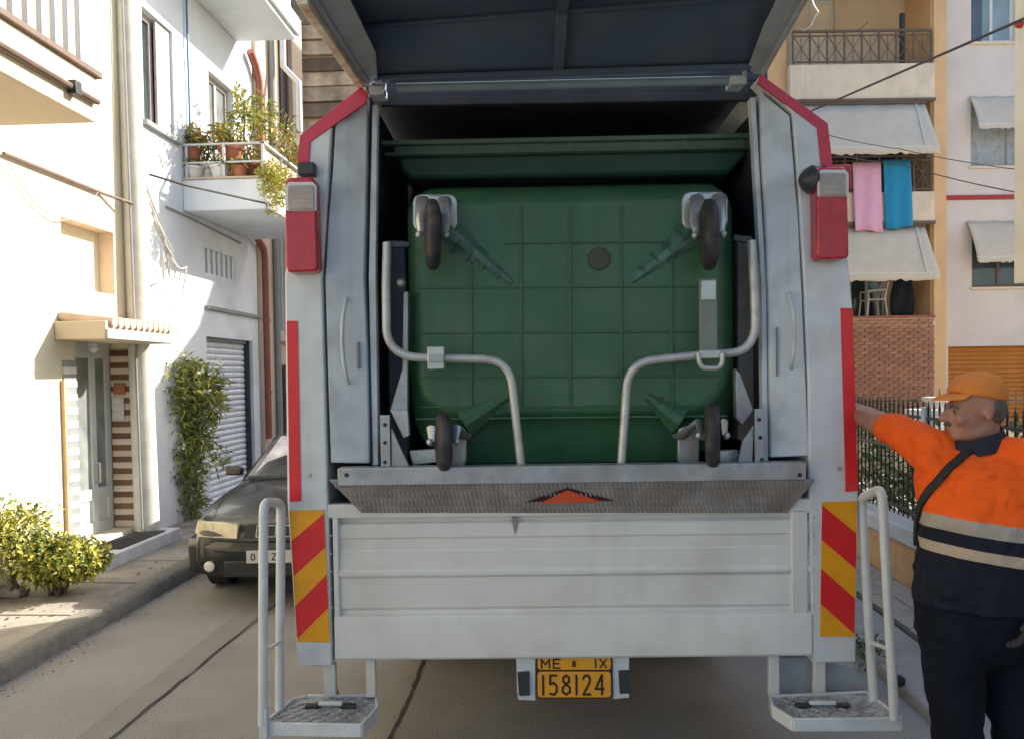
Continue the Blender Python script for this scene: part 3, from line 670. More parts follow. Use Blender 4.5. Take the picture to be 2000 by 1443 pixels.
# ------------------------------------------------------------------ wheelie bin in the lifter
YB = .17
c0 = tp(1115, 600, YB)
binr = thing('waste_bin', c0, 0, 'large green four-wheeled plastic bin tipped up with its base facing out of the hopper', 'bin', fr=T)
def rr3(x0, x1, z0, z1, y, rt, rb=None, n=8):
    out = []; rb = rb or rt
    for cx, cz, a0, r in ((x1-rt, z1-rt, 0, rt), (x0+rt, z1-rt, 90, rt), (x0+rb, z0+rb, 180, rb), (x1-rb, z0+rb, 270, rb)):
        for i in range(n+1):
            a = radians(a0+90*i/n); out.append((cx+r*cos(a), y, cz+r*sin(a)))
    return out
def bx(px, y): return tp(px, 600, y).x
def bz(py, y): return tp(1112, py, y).z
def ring(x0, x1, y0, y1, d, r, rb=None): return rr3(bx(x0, d), bx(x1, d), bz(y1, d), bz(y0, d), d, r, rb)
b = tb()
b.loft([ring(842,1390,404,792,YB+.004,.06,.12), ring(828,1404,394,800,YB+.001,.08,.15), ring(812,1420,384,808,YB+.012,.10,.18), ring(803,1427,375,818,YB+.034,.12,.22), ring(799,1431,369,850,YB+.055,.13,.26),
        ring(799,1431,366,902,YB+.085,.13,.30), ring(802,1428,364,916,YB+.22,.13,.32), ring(805,1425,362,930,YB+.5,.12,.34), ring(808,1422,350,935,YB+1.0,.1,.3)])
bb_ = b.build('bin_body', m_bin, binr, smooth=50)
# thin moulded ribs on the base
for px in (920, 1017, 1113, 1213, 1312):
    a_ = tp(px-3, 398, YB); b = tb(); y1_ = 795
    y0_ = 402 if 1000 < px < 1250 else 470
    b.bar(tp(px, y0_, YB-.002), tp(px+1, y1_, YB-.002), .009, .008, up=(0, 1, 0)); b.build('base_rib', m_bin, binr, bevel=.002)
for py in (474, 561, 649, 735, 793):
    x0_, x1_ = (985, 1312) if py == 474 else (822, 1404)
    b = tb(); b.bar(tp(x0_, py+1.5, YB-.001), tp(x1_, py-1.5, YB-.001), .008, .007, up=(0, 0, 1)); b.build('base_rib', m_bin, binr, bevel=.002)
b = tb(); b.bar(tp(812, 818, YB+.01), tp(1420, 812, YB+.01), .02, .012); b.build('base_edge', m_bin, binr, bevel=.004)
# drain plug
m_plug = mat('stained_plug', (.055, .062, .038), .6)
b = tb(); c = tp(1170, 506, YB); b.lathe(c, (0, -1, 0), [(0, .052), (.008, .048), (.010, .02)], 24); b.build('drain_plug', m_plug, binr)
# corner gussets with notches
m_gus = mat('worn_green_plastic', (.04, .125, .09), .35, var=.5, vs=14, dirt=((.2, .26, .22), .5, 20))
def gusset(p, q, r1, r2, n, m):
    A = tp(*p, YB+.052); B = tp(*q, YB+.012); d = (B-A)
    pr = []; Lg = d.length
    for i in range(n):
        t0 = i/n; t1 = (i+.82)/n
        pr += [(Lg*t0, r1+(r2-r1)*t0), (Lg*t1, r1+(r2-r1)*t1), (Lg*(t1+.02), (r1+(r2-r1)*t1)*.80), (Lg*((i+1)/n-.02), (r1+(r2-r1)*t1)*.78)]
    pr.append((Lg, r2*.3))
    n_ = Vector((0, -1, 0)); s_ = d.cross(n_).normalized(); dn = d.normalized(); a0 = tp(*p, YB); b0_ = tp(*q, YB)
    b = tb(); rings_ = []
    for t in (0, .5, .94, 1.0):
        w_ = r1*.95*(1-t)+r2*.9*t; h_ = .026*(1-t*.85)
        c_ = a0.lerp(b0_, t)
        rings_.append([c_-s_*w_+Vector((0, .01, 0)), c_-s_*w_*.35+n_*h_, c_+s_*w_*.25+n_*h_*.9, c_+s_*w_+Vector((0, .01, 0))])
    b.loft(rings_); g_ = b.build('corner_gusset', m, binr, smooth=25, bevel=.003)
    for i in range(1, n):
        t = i/n; w_ = (r1*.95*(1-t)+r2*.9*t); h_ = .026*(1-t*.85)+.003; c_ = a0.lerp(b0_, t); b = tb()
        b.prism([c_-s_*w_*.1, c_-s_*w_*.05+n_*h_, c_+s_*w_*.45+n_*h_, c_+s_*w_*1.02, c_+s_*w_*.9+n_*-.01], dn*.008); b.build('gusset_rib', m_bin, g_, bevel=.001)
    return g_
gusset((872,452), (1000,553), .085, .022, 5, m_gus); gusset((1362,448), (1232,550), .085, .022, 5, m_gus)
gusset((905,826), (1000,768), .075, .03, 3, m_bin); gusset((1330,822), (1262,772), .075, .03, 3, m_bin)
# castors
def castor(plate, whl, tilt, r, swing=0):
    b = tb(); x0, y0, x1, y1 = plate
    b.prism(poly(rrect(x0, y0, x1, y1, 14), YB-.022), (0, .03, 0)); o = b.build('castor', m_zinc, binr, bevel=.004)
    cx, cy = whl; c = tp(cx, cy, YB-.19)
    ax = Vector((cos(tilt), sin(tilt), 0))
    for s_ in (-1, 1):
        b = tb(); top = tp((x0+x1)/2, (y0+y1)/2-8, YB-.02) + ax*s_*.048
        P = [top+Vector((0,0,.03)), top+Vector((0,-.06,.03)), c+ax*s_*.055+Vector((0,.02,.06)), c+ax*s_*.05]
        b.tube(P, [.028, .03, .022, .014], 8, flat=.5); b.build('fork', m_zinc, o, smooth=60)
        b = tb(); b.ell(c+ax*s_*.058, (.016, .016, .016)); b.build('axle_nut', m_zinc, o)
    b = tb(); b.lathe(c-ax*.031, ax, [(0, r*.62), (0, r*.80), (.010, r*.95), (.022, r), (.040, r), (.052, r*.95), (.062, r*.80), (.062, r*.62)], 32); b.build('castor_wheel', m_tyre, o, smooth=50)
    b = tb(); b.lathe(c-ax*.03, ax, [(0, .02), (0, r*.62), (.06, r*.62), (.06, .02)], 18); b.build('hub', m_blackp, o, smooth=40)
    b = tb(); rect(b, x0+28, y0+2, x1-28, y0+16, YB-.05, YB-.01); b.build('fork_head', m_zinc, o, bevel=.006)
castor((806,380,893,451), (845,459), radians(8), .15)
castor((1333,375,1422,447), (1385,459), radians(-8), .15)
castor((868,832,911,912), (866,862), radians(10), .13)
castor((1324,832,1366,912), (1392,850), radians(-14), .14)
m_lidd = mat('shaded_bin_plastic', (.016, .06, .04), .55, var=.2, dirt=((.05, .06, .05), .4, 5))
# lid behind, with its ribbed rim
b = tb(); L0 = tp(746, 282, .34); R0 = tp(1484, 267, .34)
b = tb(); b.bar(L0, R0, .05, .022); b.build('lid_edge', m_lid, binr, bevel=.004)
off = Vector((0, .02, -.048)); l2 = tp(770, 293, .36); r2 = tp(1470, 279, .36)
b = tb(); b.bar(l2, r2, .02, .07); b.build('lid_skirt', m_lid, binr, bevel=.003)
b = tb(); b.bar(tp(752, 303, .345), tp(1468, 289, .345), .03, .010); b.build('lid_edge', m_lid, binr, bevel=.002)
for i in range(7):
    px = 782+i*111; b = tb(); py = 293-14*(px-770)/700; b.bar(tp(px, py-12, .345), tp(px, py+10, .345), .008, .03); b.build('lid_rib', m_lid, binr)
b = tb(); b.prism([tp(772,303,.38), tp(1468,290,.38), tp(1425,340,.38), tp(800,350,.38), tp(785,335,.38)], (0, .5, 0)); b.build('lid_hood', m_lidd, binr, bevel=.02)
# ------------------------------------------------------------------ helpers for buildings and plants
def facade(b, P, u0, u1, z0, z1, holes, dep=.15):
    us = sorted({u0, u1, *[h[0] for h in holes], *[h[1] for h in holes]}); zs = sorted({z0, z1, *[h[2] for h in holes], *[h[3] for h in holes]})
    vid = {}; vs = []; fs = []
    def V(i, j, d):
        if (i, j, d) not in vid: vid[i, j, d] = len(vs); vs.append(P(us[i], zs[j], d))
        return vid[i, j, d]
    def hole(i, j):
        if not (0 <= i < len(us)-1 and 0 <= j < len(zs)-1): return False
        uc = (us[i]+us[i+1])/2; zc = (zs[j]+zs[j+1])/2
        return any(h[0] < uc < h[1] and h[2] < zc < h[3] for h in holes)
    for i in range(len(us)-1):
        for j in range(len(zs)-1):
            if not hole(i, j): fs.append((V(i,j,0), V(i+1,j,0), V(i+1,j+1,0), V(i,j+1,0)))
            else:
                if not hole(i-1, j): fs.append((V(i,j,0), V(i,j+1,0), V(i,j+1,dep), V(i,j,dep)))
                if not hole(i+1, j): fs.append((V(i+1,j+1,0), V(i+1,j,0), V(i+1,j,dep), V(i+1,j+1,dep)))
                if not hole(i, j-1): fs.append((V(i+1,j,0), V(i,j,0), V(i,j,dep), V(i+1,j,dep)))
                if not hole(i, j+1): fs.append((V(i,j+1,0), V(i+1,j+1,0), V(i+1,j+1,dep), V(i,j+1,dep)))
    for (i, j) in [(0, 0)]:
        a = len(vs); n1, n2 = len(us)-1, len(zs)-1      # side returns
    ring = [V(i,0,0) for i in range(len(us))]+[V(len(us)-1,j,0) for j in range(1, len(zs))]+[V(i,len(zs)-1,0) for i in range(len(us)-2, -1, -1)]+[V(0,j,0) for j in range(len(zs)-2, 0, -1)]
    keys = {v: k for k, v in vid.items()}
    back = []
    for v in ring:
        i, j, _ = keys[v]; back.append(V(i, j, dep+.05))
    for k in range(len(ring)):
        k2 = (k+1) % len(ring); fs.append((ring[k2], ring[k], back[k], back[k2]))
    b.add(vs, fs); return b
def PX(x0):   # facade facing +x, depth runs to -x
    return lambda u, z, d: (x0-d, u, z)
def pbox(b, P, u0, u1, z0, z1, d0, d1):
    b.hexa([P(u0,z0,d0), P(u1,z0,d0), P(u1,z0,d1), P(u0,z0,d1), P(u0,z1,d0), P(u1,z1,d0), P(u1,z1,d1), P(u0,z1,d1)]); return b
def window(P, u0, u1, z0, z1, d, parent, fm, gm, mull=1, fw=.06, fr=S, name='window', sash=True):
    b = MB(fr); n = mull+1
    facade(b, lambda u, z, dd: P(u, z, d+dd), u0, u1, z0, z1, [(u0+fw+(u1-u0-fw)*i/n, u0+(u1-u0-fw)*(i+1)/n, z0+fw, z1-fw) for i in range(n)], .04)
    o = b.build(name, fm, parent, smooth=0)
    for i in range(n):
        b = MB(fr); pbox(b, P, u0+fw+(u1-u0-fw)*i/n, u0+(u1-u0-fw)*(i+1)/n, z0+fw, z1-fw, d+.025, d+.035); b.build('pane', gm, o, smooth=0)
    return o
def leaves(b, n, c, r, size, rg, mats=3, shape='ell', flat=.4, aspect=.5):
    c = Vector(c)
    for _ in range(n):
        while True:
            v = Vector((rg.uniform(-1, 1), rg.uniform(-1, 1), rg.uniform(-1, 1)))
            if .15 < v.length < 1: break
        v = v*(v.length**-.35 if v.length > .01 else 1)
        if v.length > 1: v.normalize()
        p = c+Vector((v.x*r[0], v.y*r[1], v.z*r[2]))
        d = Vector((rg.gauss(v.x, .7), rg.gauss(v.y, .7), rg.gauss(v.z*.4, .6))).normalized()
        s = d.cross(Vector((rg.gauss(0, flat), rg.gauss(0, flat), 1))).normalized(); n_ = s.cross(d)
        L = size*rg.uniform(.6, 1.35); w_ = L*aspect*rg.uniform(.7, 1.1)
        b.add([p, p+d*L*.5+s*w_*.5+n_*L*.08, p+d*L-n_*L*.12, p+d*L*.5-s*w_*.5+n_*L*.08], [(0, 1, 2), (0, 2, 3)], rg.randrange(mats))
def clumps(b, k, per, c, r, size, rg, mats=3, cr_=.3, aspect=.5):
    c = Vector(c)
    for _ in range(k):
        while True:
            v = Vector((rg.uniform(-1, 1), rg.uniform(-1, 1), rg.uniform(-1, 1)))
            if v.length < 1: break
        v *= v.length**-.4
        q = c+Vector((v.x*r[0], v.y*r[1], v.z*r[2])); s = cr_*rg.uniform(.6, 1.3)*min(r)
        leaves(b, per, q, (s, s, s*.9), size, rg, mats, aspect=aspect)
def stems(base, tips, r, rg, m, parent, name='stem', fr=S):
    out = []
    for t in tips:
        A = Vector(base)+Vector((rg.uniform(-.06, .06), rg.uniform(-.06, .06), 0)); B_ = Vector(t); M_ = A.lerp(B_, .5)+Vector((rg.uniform(-.08, .08), rg.uniform(-.08, .08), .05))
        b = MB(fr); b.tube([A, A.lerp(M_, .5), M_, M_.lerp(B_, .6), B_], [r, r*.9, r*.7, r*.5, r*.25], 6); out.append(b.build(name, m, parent, smooth=60))
    return out

# ------------------------------------------------------------------ cream house (left, near)
XF = S.hz(262, 1058, .12).x
def fx(px, py, x=None): p = S.hx(px, py, XF if x is None else x); return p.y, p.z
YW = fx(258, 640)[0]
ch = thing('cream_house', (XF, 5, 0), label='cream rendered house with the tiled door canopy nearest on the left', cat='house')
wy0, wz1 = fx(118, 420); wy1 = fx(222, 440)[0]; wz0 = fx(215, 575)[1]
dy1, dz1 = fx(258, 668); dy0 = fx(146, 690)[0]; DZ0 = .27
rd = XF-S.hy(213, 900, dy1).x         # recess depth
ov0, ov1 = .8, 2.3
b = MB(); facade(b, PX(XF), -3, YW, 0, 9.2, [(wy0, wy1, wz0, wz1), (dy0, dy1, DZ0, dz1), (4.0, 5.1, 4.55, 6.6)], rd); b.build('wall', m_cream, ch, smooth=0)
b = MB(); b.box(XF-5, XF-rd-.051, -3, YW-.01, 0, 9.15); b.build('house_body', m_cream, ch, smooth=0)
b = MB(); pbox(b, PX(XF), wy0, wy1, wz0, wz1, rd*.55, rd*.55+.02); b.build('blind_window', m_cream, ch)
b = MB(); pbox(b, PX(XF), wy1-.012, wy1-.002, wz0+.002, wz1-.002, .001, rd*.54); b.build('window_reveal', m_peach, ch)
b = MB(); pbox(b, PX(XF), wy0+.002, wy1-.013, wz1-.012, wz1-.002, .001, rd*.54); b.build('window_soffit', m_peach, ch)
window(PX(XF), 4.0, 5.1, 4.55, 6.6, .06, ch, m_brownw, m_glassd)
m_glassm0 = mat('door_glass', (.25, .27, .26), .1, spec=.8, var=.35, vs=3)
# front door: two glazed leaves above solid panels
PD = PX(XF)
dd = rd-.06; dm = fx(182, 800, XF-dd)[0]; dA = fx(147, 800, XF-dd)[0]; dB = fx(213, 800, XF-dd)[0]
dtop = fx(180, 690, XF-dd)[1]; dmid = fx(185, 965, XF-dd)[1]
door = MB(); facade(door, lambda u, z, d: PD(u, z, dd+d), dy0+.001, dy1-.045, DZ0, dz1, [(dA-.1, dm-.03, dmid+.06, dtop-.05), (dm+.05, dB-.05, dmid+.06, dtop-.05), (dA-.1, dm-.03, DZ0+.12, dmid-.05), (dm+.05, dB-.05, DZ0+.12, dmid-.05)], .03)
door = door.build('front_door', m_alu, ch, smooth=0)
for a, c in ((dA-.1, dm-.03), (dm+.05, dB-.05)):
    b = MB(); pbox(b, PD, a, c, dmid+.06, dtop-.05, dd+.022, dd+.03); b.build('glass', m_glassm0, door, smooth=0)
    b = MB(); pbox(b, PD, a, c, DZ0+.12, dmid-.05, dd+.02, dd+.03); b.build('door_panel', m_alu, door, smooth=0)
b = MB(); b.tube([PD(dm+.01, dmid+.12, dd-.0), PD(dm+.01, dmid+.12, dd-.05), PD(dm+.01, dmid+.32, dd-.05), PD(dm+.01, dmid+.32, dd)], .012, 8); b.build('door_handle', m_zinc, door)
# striped tile courses on the far reveal and on the near jamb
n = 15; z0_, z1_ = DZ0+.01, fx(235, 672, XF)[1]-.06; st = (z1_-z0_)/n
tA = MB(); tA.hexa([(XF-dd+.0, dy1-.030, -.0), (XF+.01, dy1-.030, 0), (XF+.01, dy1-.002, 0), (XF-dd, dy1-.002, 0), (XF-dd, dy1-.030, st*.52), (XF+.01, dy1-.030, st*.52), (XF+.01, dy1-.002, st*.52), (XF-dd, dy1-.002, st*.52)])
t0 = None
for i in range(n):
    for k, m_ in ((0, m_tilew), (1, m_tileb)):
        z = z0_+st*(i+.5*k)
        if t0 is None:
            t0 = tA.build('tile', m_tilew, ch, bevel=.004, seg=1); base = t0.location.copy(); t0.location.z += z; WM[t0.name] = WM[t0.name] @ Matrix.Translation((0, 0, z)); M0 = WM[t0.name].copy(); z00 = z
        else:
            rep(t0, ch, Matrix.Translation((0 if not k else -.004, -.006 if k == 0 else .004, z-z00)) @ M0, m_)
yA, yB = fx(124, 800)[0], dy0-.004
tN = MB(); tN.box(XF+.002, XF+.02, yA, yB, 0, st*.52); t1 = None
for i in range(n-1):
    for k, m_ in ((0, m_potw), (1, m_grey)):
        z = z0_+st*(i+.5*k)
        if t1 is None: t1 = tN.build('tile', m_potw, ch, bevel=.004, seg=1); t1.location.z += z; WM[t1.name] = WM[t1.name] @ Matrix.Translation((0, 0, z)); M1 = WM[t1.name].copy(); z11 = z
        else: rep(t1, ch, Matrix.Translation((0 if not k else -.006, 0, z-z11)) @ M1, m_)
b = MB(); b.box(XF+.002, XF+.035, yA-.035, yA-.005, .13, fx(122, 742)[1]); b.build('door_trim', m_ochre, ch, bevel=.004)
# numbered mailbox and bell plates on the striped reveal (blank)
rx = lambda px: S.hy(px, 800, dy1-.035).x
zz_ = lambda py: S.hy(235, py, dy1-.035).z
b = MB(); b.box(rx(221), rx(244), dy1-.06, dy1-.036, zz_(820), zz_(775)); mb = b.build('letter_box', m_pole, ch, bevel=.004)
for k in range(3):
    b = MB(); b.box(rx(226), rx(240), dy1-.064, dy1-.0605, zz_(814-k*13), zz_(806-k*13)); b.build('bell_plate', m_alu, mb)
b = MB(); b.box(rx(224), rx(247), dy1-.05, dy1-.036, zz_(770), zz_(748)); b.build('house_plaque', m_terr, ch, bevel=.004)
# door step
e0 = S.hz(213, 1103, .16); 
b = MB(); b.box(XF-rd+.01, XF+.42, dy0-.35, dy1+.12, .05, .24); b.build('door_step', m_coping, ch, bevel=.012)
b = MB(); b.box(XF+.05, XF+.36, dy0+.05, dy1-.1, .241, .252); b.build('door_mat', m_cartrim, ch, bevel=.003)
# canopy with a row of roof tiles
cy0 = fx(105, 645)[0]; cxo = S.hy(206, 648, cy0).x; cz0 = fx(105, 664)[1]; cz1 = fx(105, 628)[1]; cy1 = S.hx(338, 655, cxo).y
b = MB(); b.box(XF+.001, cxo, cy0, cy1, cz0, cz1); cano = b.build('door_canopy', m_beigewall, ch, bevel=.01)
b = MB(); b.box(cxo+.001, cxo+.02, cy0+.01, cy1-.01, cz0+.005, cz0+(cz1-cz0)*.55); b.build('canopy_fascia', m_alu, cano, bevel=.004)
nT = 11; tl = None
for i in range(nT):
    y = cy0+.05+(cy1-cy0-.1)*(i+.5)/nT; rr = (cy1-cy0)/nT*.42
    b = MB(); A = Vector((cxo+.035, y, cz1-.01)); B_ = Vector((XF+.01, y, cz1+.05)); 
    if tl is None:
        b.tube([A, A.lerp(B_, .5), B_], rr, 10); tl = b.build('roof_tile', m_rooft, cano, smooth=50); MT = WM[tl.name].copy(); yT = y
    else: rep(tl, cano, Matrix.Translation((0, y-yT, 0)) @ MT)
b = MB(); b.lathe((XF-.06, (dy0+dy1)/2-.1, cz0-.005), (0, 0, -1), [(0, .05), (.05, .055), (.09, .02)], 12); b.build('porch_lamp', m_alu, cano)
# first floor balcony of the cream house
q = S.hx(187, 241, XF+1.0); by1 = q.y; bzz = q.z; bxo = q.x; bz1 = S.hy(197, 146, by1).z
b = MB(); b.box(XF+.001, bxo, -2, by1, bzz, bzz+.14); bal = b.build('balcony_slab', m_beigewall, ch, bevel=.01)
b = MB(); b.box(bxo-.10, bxo+.015, -2, by1+.01, bzz+.1405, bz1-.03); b.build('balcony_upstand', m_cream, bal, bevel=.008)
b = MB(); b.box(bxo-.12, bxo+.05, -2, by1+.03, bz1-.03, bz1+.02); b.build('balcony_coping', m_brownw, bal, bevel=.008)
b = MB(); b.tube([(bxo+.035, -2, bzz+.15), (bxo+.035, by1-.02, bzz+.15)], .022, 8); b.build('gutter_pipe', m_brownw, bal)
b = MB(); b.box(bxo+.01, bxo+.07, by1-.36, by1-.28, bzz+.1, bzz+.2); b.build('pipe_bracket', m_blackp, bal, bevel=.005)
bl = None; N = 26
for i in range(N):
    y = by1-.1-i*.15
    if bl is None:
        b = MB(); b.tube([(bxo-.05, y, bz1+.02), (bxo-.05, y, bz1+.95)], .03, 8); bl = b.build('baluster', m_alu, bal); Mb = WM[bl.name].copy(); y_0 = y
    else: rep(bl, bal, Matrix.Translation((0, y-y_0, 0)) @ Mb)
b = MB(); b.box(bxo-.09, bxo-.01, -2, by1, bz1+.951, bz1+1.0); b.build('balcony_rail', m_alu, bal, bevel=.01)
b = MB(); b.box(bxo-.16, bxo-.12, -2, by1-.05, bz1+.02, bz1+.9); b.build('reed_screen', m_apt, bal)

# utility pole at the joint between the houses
pA = S.hz(290, 1047, .12)
pole = thing('utility_pole', (XF+.17, YW+.12, .12), label='pale concrete utility pole between the cream and the white house', cat='pole')
px_, py_ = XF+.14, YW-.06
b = MB(); b.lathe((px_, py_, .1), (-.012, 0, 1), [(0, .125), (3, .115), (9, .09)], 24); b.build('shaft', m_pole, pole, smooth=50)
b = MB(); b.tube([(px_+.02, py_-.14, .12), (px_-.03, py_-.13, 4.5), (px_-.08, py_-.12, 9)], .012, 8); b.build('cable_duct', m_grey, pole)
def cable(name, pts, r, m, label, sag=0, group=None):
    P = []
    for i in range(len(pts)-1):
        A, B_ = Vector(pts[i]), Vector(pts[i+1])
        for k in range(12):
            t = k/12; P.append(A.lerp(B_, t)-Vector((0, 0, sag*4*t*(1-t))))
    P.append(Vector(pts[-1])); b = MB(); b.tube(P, r, 6); o = b.build(name, m, smooth=60); return tag(o, label, 'cable', group)
def wire(name, pts, r, m, sag):
    P = []
    for i in range(len(pts)-1):
        for k in range(10):
            t = k/10; P.append(Vector(pts[i]).lerp(Vector(pts[i+1]), t)-Vector((0, 0, sag*4*t*(1-t))))
    b = MB(); b.tube(P+[Vector(pts[-1])], r, 6); return b.build(name, m, wbn, smooth=60)
yy_, z_ = fx(0, 300); y2_, z2_ = fx(196, 379)
cable('wall_cable', [(XF+.03, yy_, z_), (XF+.03, y2_, z2_), (px_, py_-.13, S.hy(255, 398, py_-.13).z)], .016, m_brownw, 'brown cable running along the cream wall to the concrete pole')
y3, z3 = fx(8, 318); y4, z4 = fx(185, 375)
cable('loose_wire', [(XF+.035, y3, z3), (XF+.035, (y3+y4)/2, z3-.35), (XF+.035, y4, z4)], .005, m_cablel, 'thin pale loose wire sagging under the brown cable on the cream wall', .08)
# bundle of wires hanging on the pole
wbn = thing('wire_bundle', (px_, py_, 2.9), label='pale loose wires hanging in a bundle beside the concrete pole', cat='wires')
for k in range(5):
    rg = random.Random(k); A = Vector((px_+.02, py_+.1+.04*k, 3.95-.1*k)); 
    wire('hanging_wire', [A, A+Vector((.06+.02*k, .18+.1*rg.random(), -.45)), A+Vector((.05, .25+.1*k, -1.0+.15*k)), A+Vector((.03, .35+.05*k, -.75))], .010, m_cablel, .03)
cable('drop_wire', [(px_+.02, py_+.12, 3.3), S.hx(352, 655, XF+.06), S.hx(362, 668, XF+.06)], .007, m_cablel, 'pale wire dropping from the pole to the top of the oleander', .05)

# ------------------------------------------------------------------ white house (left, further)
X2 = XF-.06
def gx(px, py, x=None): p = S.hx(px, py, X2 if x is None else x); return p.y, p.z
YE = gx(504, 640)[0]
wh_ = thing('white_house', (X2, 10, 0), label='white plastered house with planted balcony and roller garage door', cat='house')
w1 = (gx(278, 100)[0], gx(338, 130)[0], gx(290, 240)[1], gx(278, 12)[1])
w2 = (gx(408, 200)[0], gx(456, 210)[0], 4.25, gx(408, 138)[1])
ga = (gx(404, 700)[0], gx(494, 700)[0], .14, gx(404, 657)[1])
vt = (gx(398, 510)[0], gx(458, 520)[0], gx(400, 532)[1], gx(400, 484)[1])
b = MB(); facade(b, PX(X2), YW+.002, YE, 0, 9.4, [w1, w2, ga, vt], .2); b.build('wall', m_whitewall, wh_, smooth=0)
b = MB(); b.box(X2-5, X2-.251, YW+.01, YE-.01, 0, 9.35); b.build('house_body', m_whitewall, wh_, smooth=0)
m_taupe = mat('pale_taupe_wood', (.42, .37, .34), .6, var=.15, vs=12)
m_glassm = mat('grey_door_glass', (.24, .26, .25), .1, spec=.8, var=.35, vs=3)
window(PX(X2), *w1, .09, wh_, m_taupe, m_glassd, 1, .07); window(PX(X2), *w2, .09, wh_, m_taupe, m_glassm, 1, .07)
b = MB(); b.box(X2+.001, X2+.06, w1[0]-.05, w1[1]+.08, w1[2]-.06, w1[2]-.001); b.build('window_sill', m_grey, wh_, bevel=.006)
for u0, u1 in ((w1[0]+.0, w1[0]+.0), (w1[1], w1[1])):
    pass
b = MB(); pbox(b, PX(X2), w1[1]-.35, w1[1]-.02, w1[2]+.02, w1[3]-.02, .03, .06); b.build('shutter_leaf', m_taupe, wh_, bevel=.004)
# roller garage door
ns = 27; sh = (ga[3]-.05-ga[2])/ns; g0 = None
b = MB(); pbox(b, PX(X2), ga[0]+.001, ga[1]-.001, ga[2], ga[3]-.001, .19, .2); gd = b.build('garage_door', m_shutter, wh_)
for i in range(ns):
    if g0 is None:
        b = MB(); P2 = PX(X2); z = ga[2]; ya, yb = ga[0]+.03, ga[1]-.05
        b.prism([P2(ya, z+.006, .16), P2(ya, z+.006, .13), P2(ya, z+sh*.5, .112), P2(ya, z+sh-.006, .13), P2(ya, z+sh-.006, .16)], (0, yb-ya, 0)); g0 = b.build('slat', m_shutter, gd, smooth=0); MG = WM[g0.name].copy()
    else: rep(g0, gd, Matrix.Translation((0, 0, i*sh)) @ MG)
b = MB(); pbox(b, PX(X2), ga[1]-.05, ga[1]-.003, ga[2], ga[3]-.002, .05, .12); b.build('door_guide', m_blackp, gd)
b = MB(); pbox(b, PX(X2), ga[0]+.002, ga[1]-.052, ga[3]-.05, ga[3]-.004, .08, .13); b.build('door_header', m_grey, gd)
b = MB(); b.box(X2+.001, X2+.05, ga[0]-.02, YE, gx(404, 601)[1]-.025, gx(404, 601)[1]+.025); b.build('string_course', m_grey, wh_, bevel=.006)
vs_ = None
b = MB(); pbox(b, PX(X2), vt[0]+.001, vt[1]-.001, vt[2]+.001, vt[3]-.001, .14, .16); vg = b.build('vent_grille', m_grey, wh_)
for i in range(7):
    y = vt[0]+.02+(vt[1]-vt[0]-.04)*i/6
    if vs_ is None:
        b = MB(); pbox(b, PX(X2), y-.045, y+.045, vt[2]+.002, vt[3]-.002, .01, .13); vs_ = b.build('vent_fin', m_whitewall, vg); MV = WM[vs_.name].copy(); yv = y
    else: rep(vs_, vg, Matrix.Translation((0, y-yv, 0)) @ MV)
# planted balcony
B0 = gx(358, 412)[0]; B1 = gx(487, 465)[0]; bzA = gx(358, 413)[1]; bzB = gx(358, 353)[1]; BX = S.hy(519, 400, B0).x
b = MB(); b.box(X2+.001, BX, B0, B1, bzA, bzB); pb_ = b.build('balcony_slab', m_whitewall, wh_, bevel=.012)
b = MB(); b.box(X2+.002, BX+.02, B0-.02, B1+.02, bzB+.001, bzB+.025); b.build('slab_edge', m_beigewall, pb_, bevel=.004)
b = MB(); b.tube([(BX+.03, B0+.02, bzA+.02), (BX+.03, B1, bzA+.02)], .02, 8); b.build('drip_pipe', m_alu, pb_)
rz = S.hy(500, 281, B0).z
def bpost(x, y): 
    b = MB(); b.box(x-.015, x+.015, y-.015, y+.015, bzB+.026, rz); return b.build('rail_post', m_alu, pb_)
for x in (X2+.05, (X2+BX)/2, BX-.03): bpost(x, B0+.02)
for i in range(1, 4): bpost(BX-.03, B0+(B1-B0)*i/3-.03)
b = MB(); b.bar((X2+.0, B0+.02, rz+.012), (BX-.0, B0+.02, rz+.012), .04, .024); b.build('balcony_rail', m_alu, pb_, bevel=.004)
b = MB(); b.bar((X2+.0, B0+.02, (rz+bzB)/2), (BX-.0, B0+.02, (rz+bzB)/2), .02, .02); b.build('mid_rail', m_alu, pb_)
b = MB(); b.bar((BX-.03, B0, rz+.012), (BX-.03, B1, rz+.012), .06, .03); b.build('balcony_rail', m_alu, pb_, bevel=.004)
b = MB(); b.box(BX-.04, BX-.032, B0+.04, B1-.05, bzB+.03, rz-.05); b.build('balcony_screen', m_beigewall, pb_)
# upper slab
u0_ = gx(462, 83); ux = S.hy(578, 83, u0_[0]).x; uz = u0_[1]
b = MB(); b.box(X2+.001, ux, u0_[0]-2.15, u0_[0], uz, uz+.3); us_ = b.build('upper_balcony_slab', m_whitewall, wh_, bevel=.012)
b = MB(); b.box(ux+.001, ux+.05, u0_[0]-2.2, u0_[0]+.03, uz+.06, uz+.32); b.build('upper_gutter', m_alu, us_, bevel=.01)
b = MB(); b.box(ux-.1, ux-.05, u0_[0]-2.1, u0_[0]-.05, uz+.301, uz+1.2); b.build('upper_parapet', m_whitewall, us_)
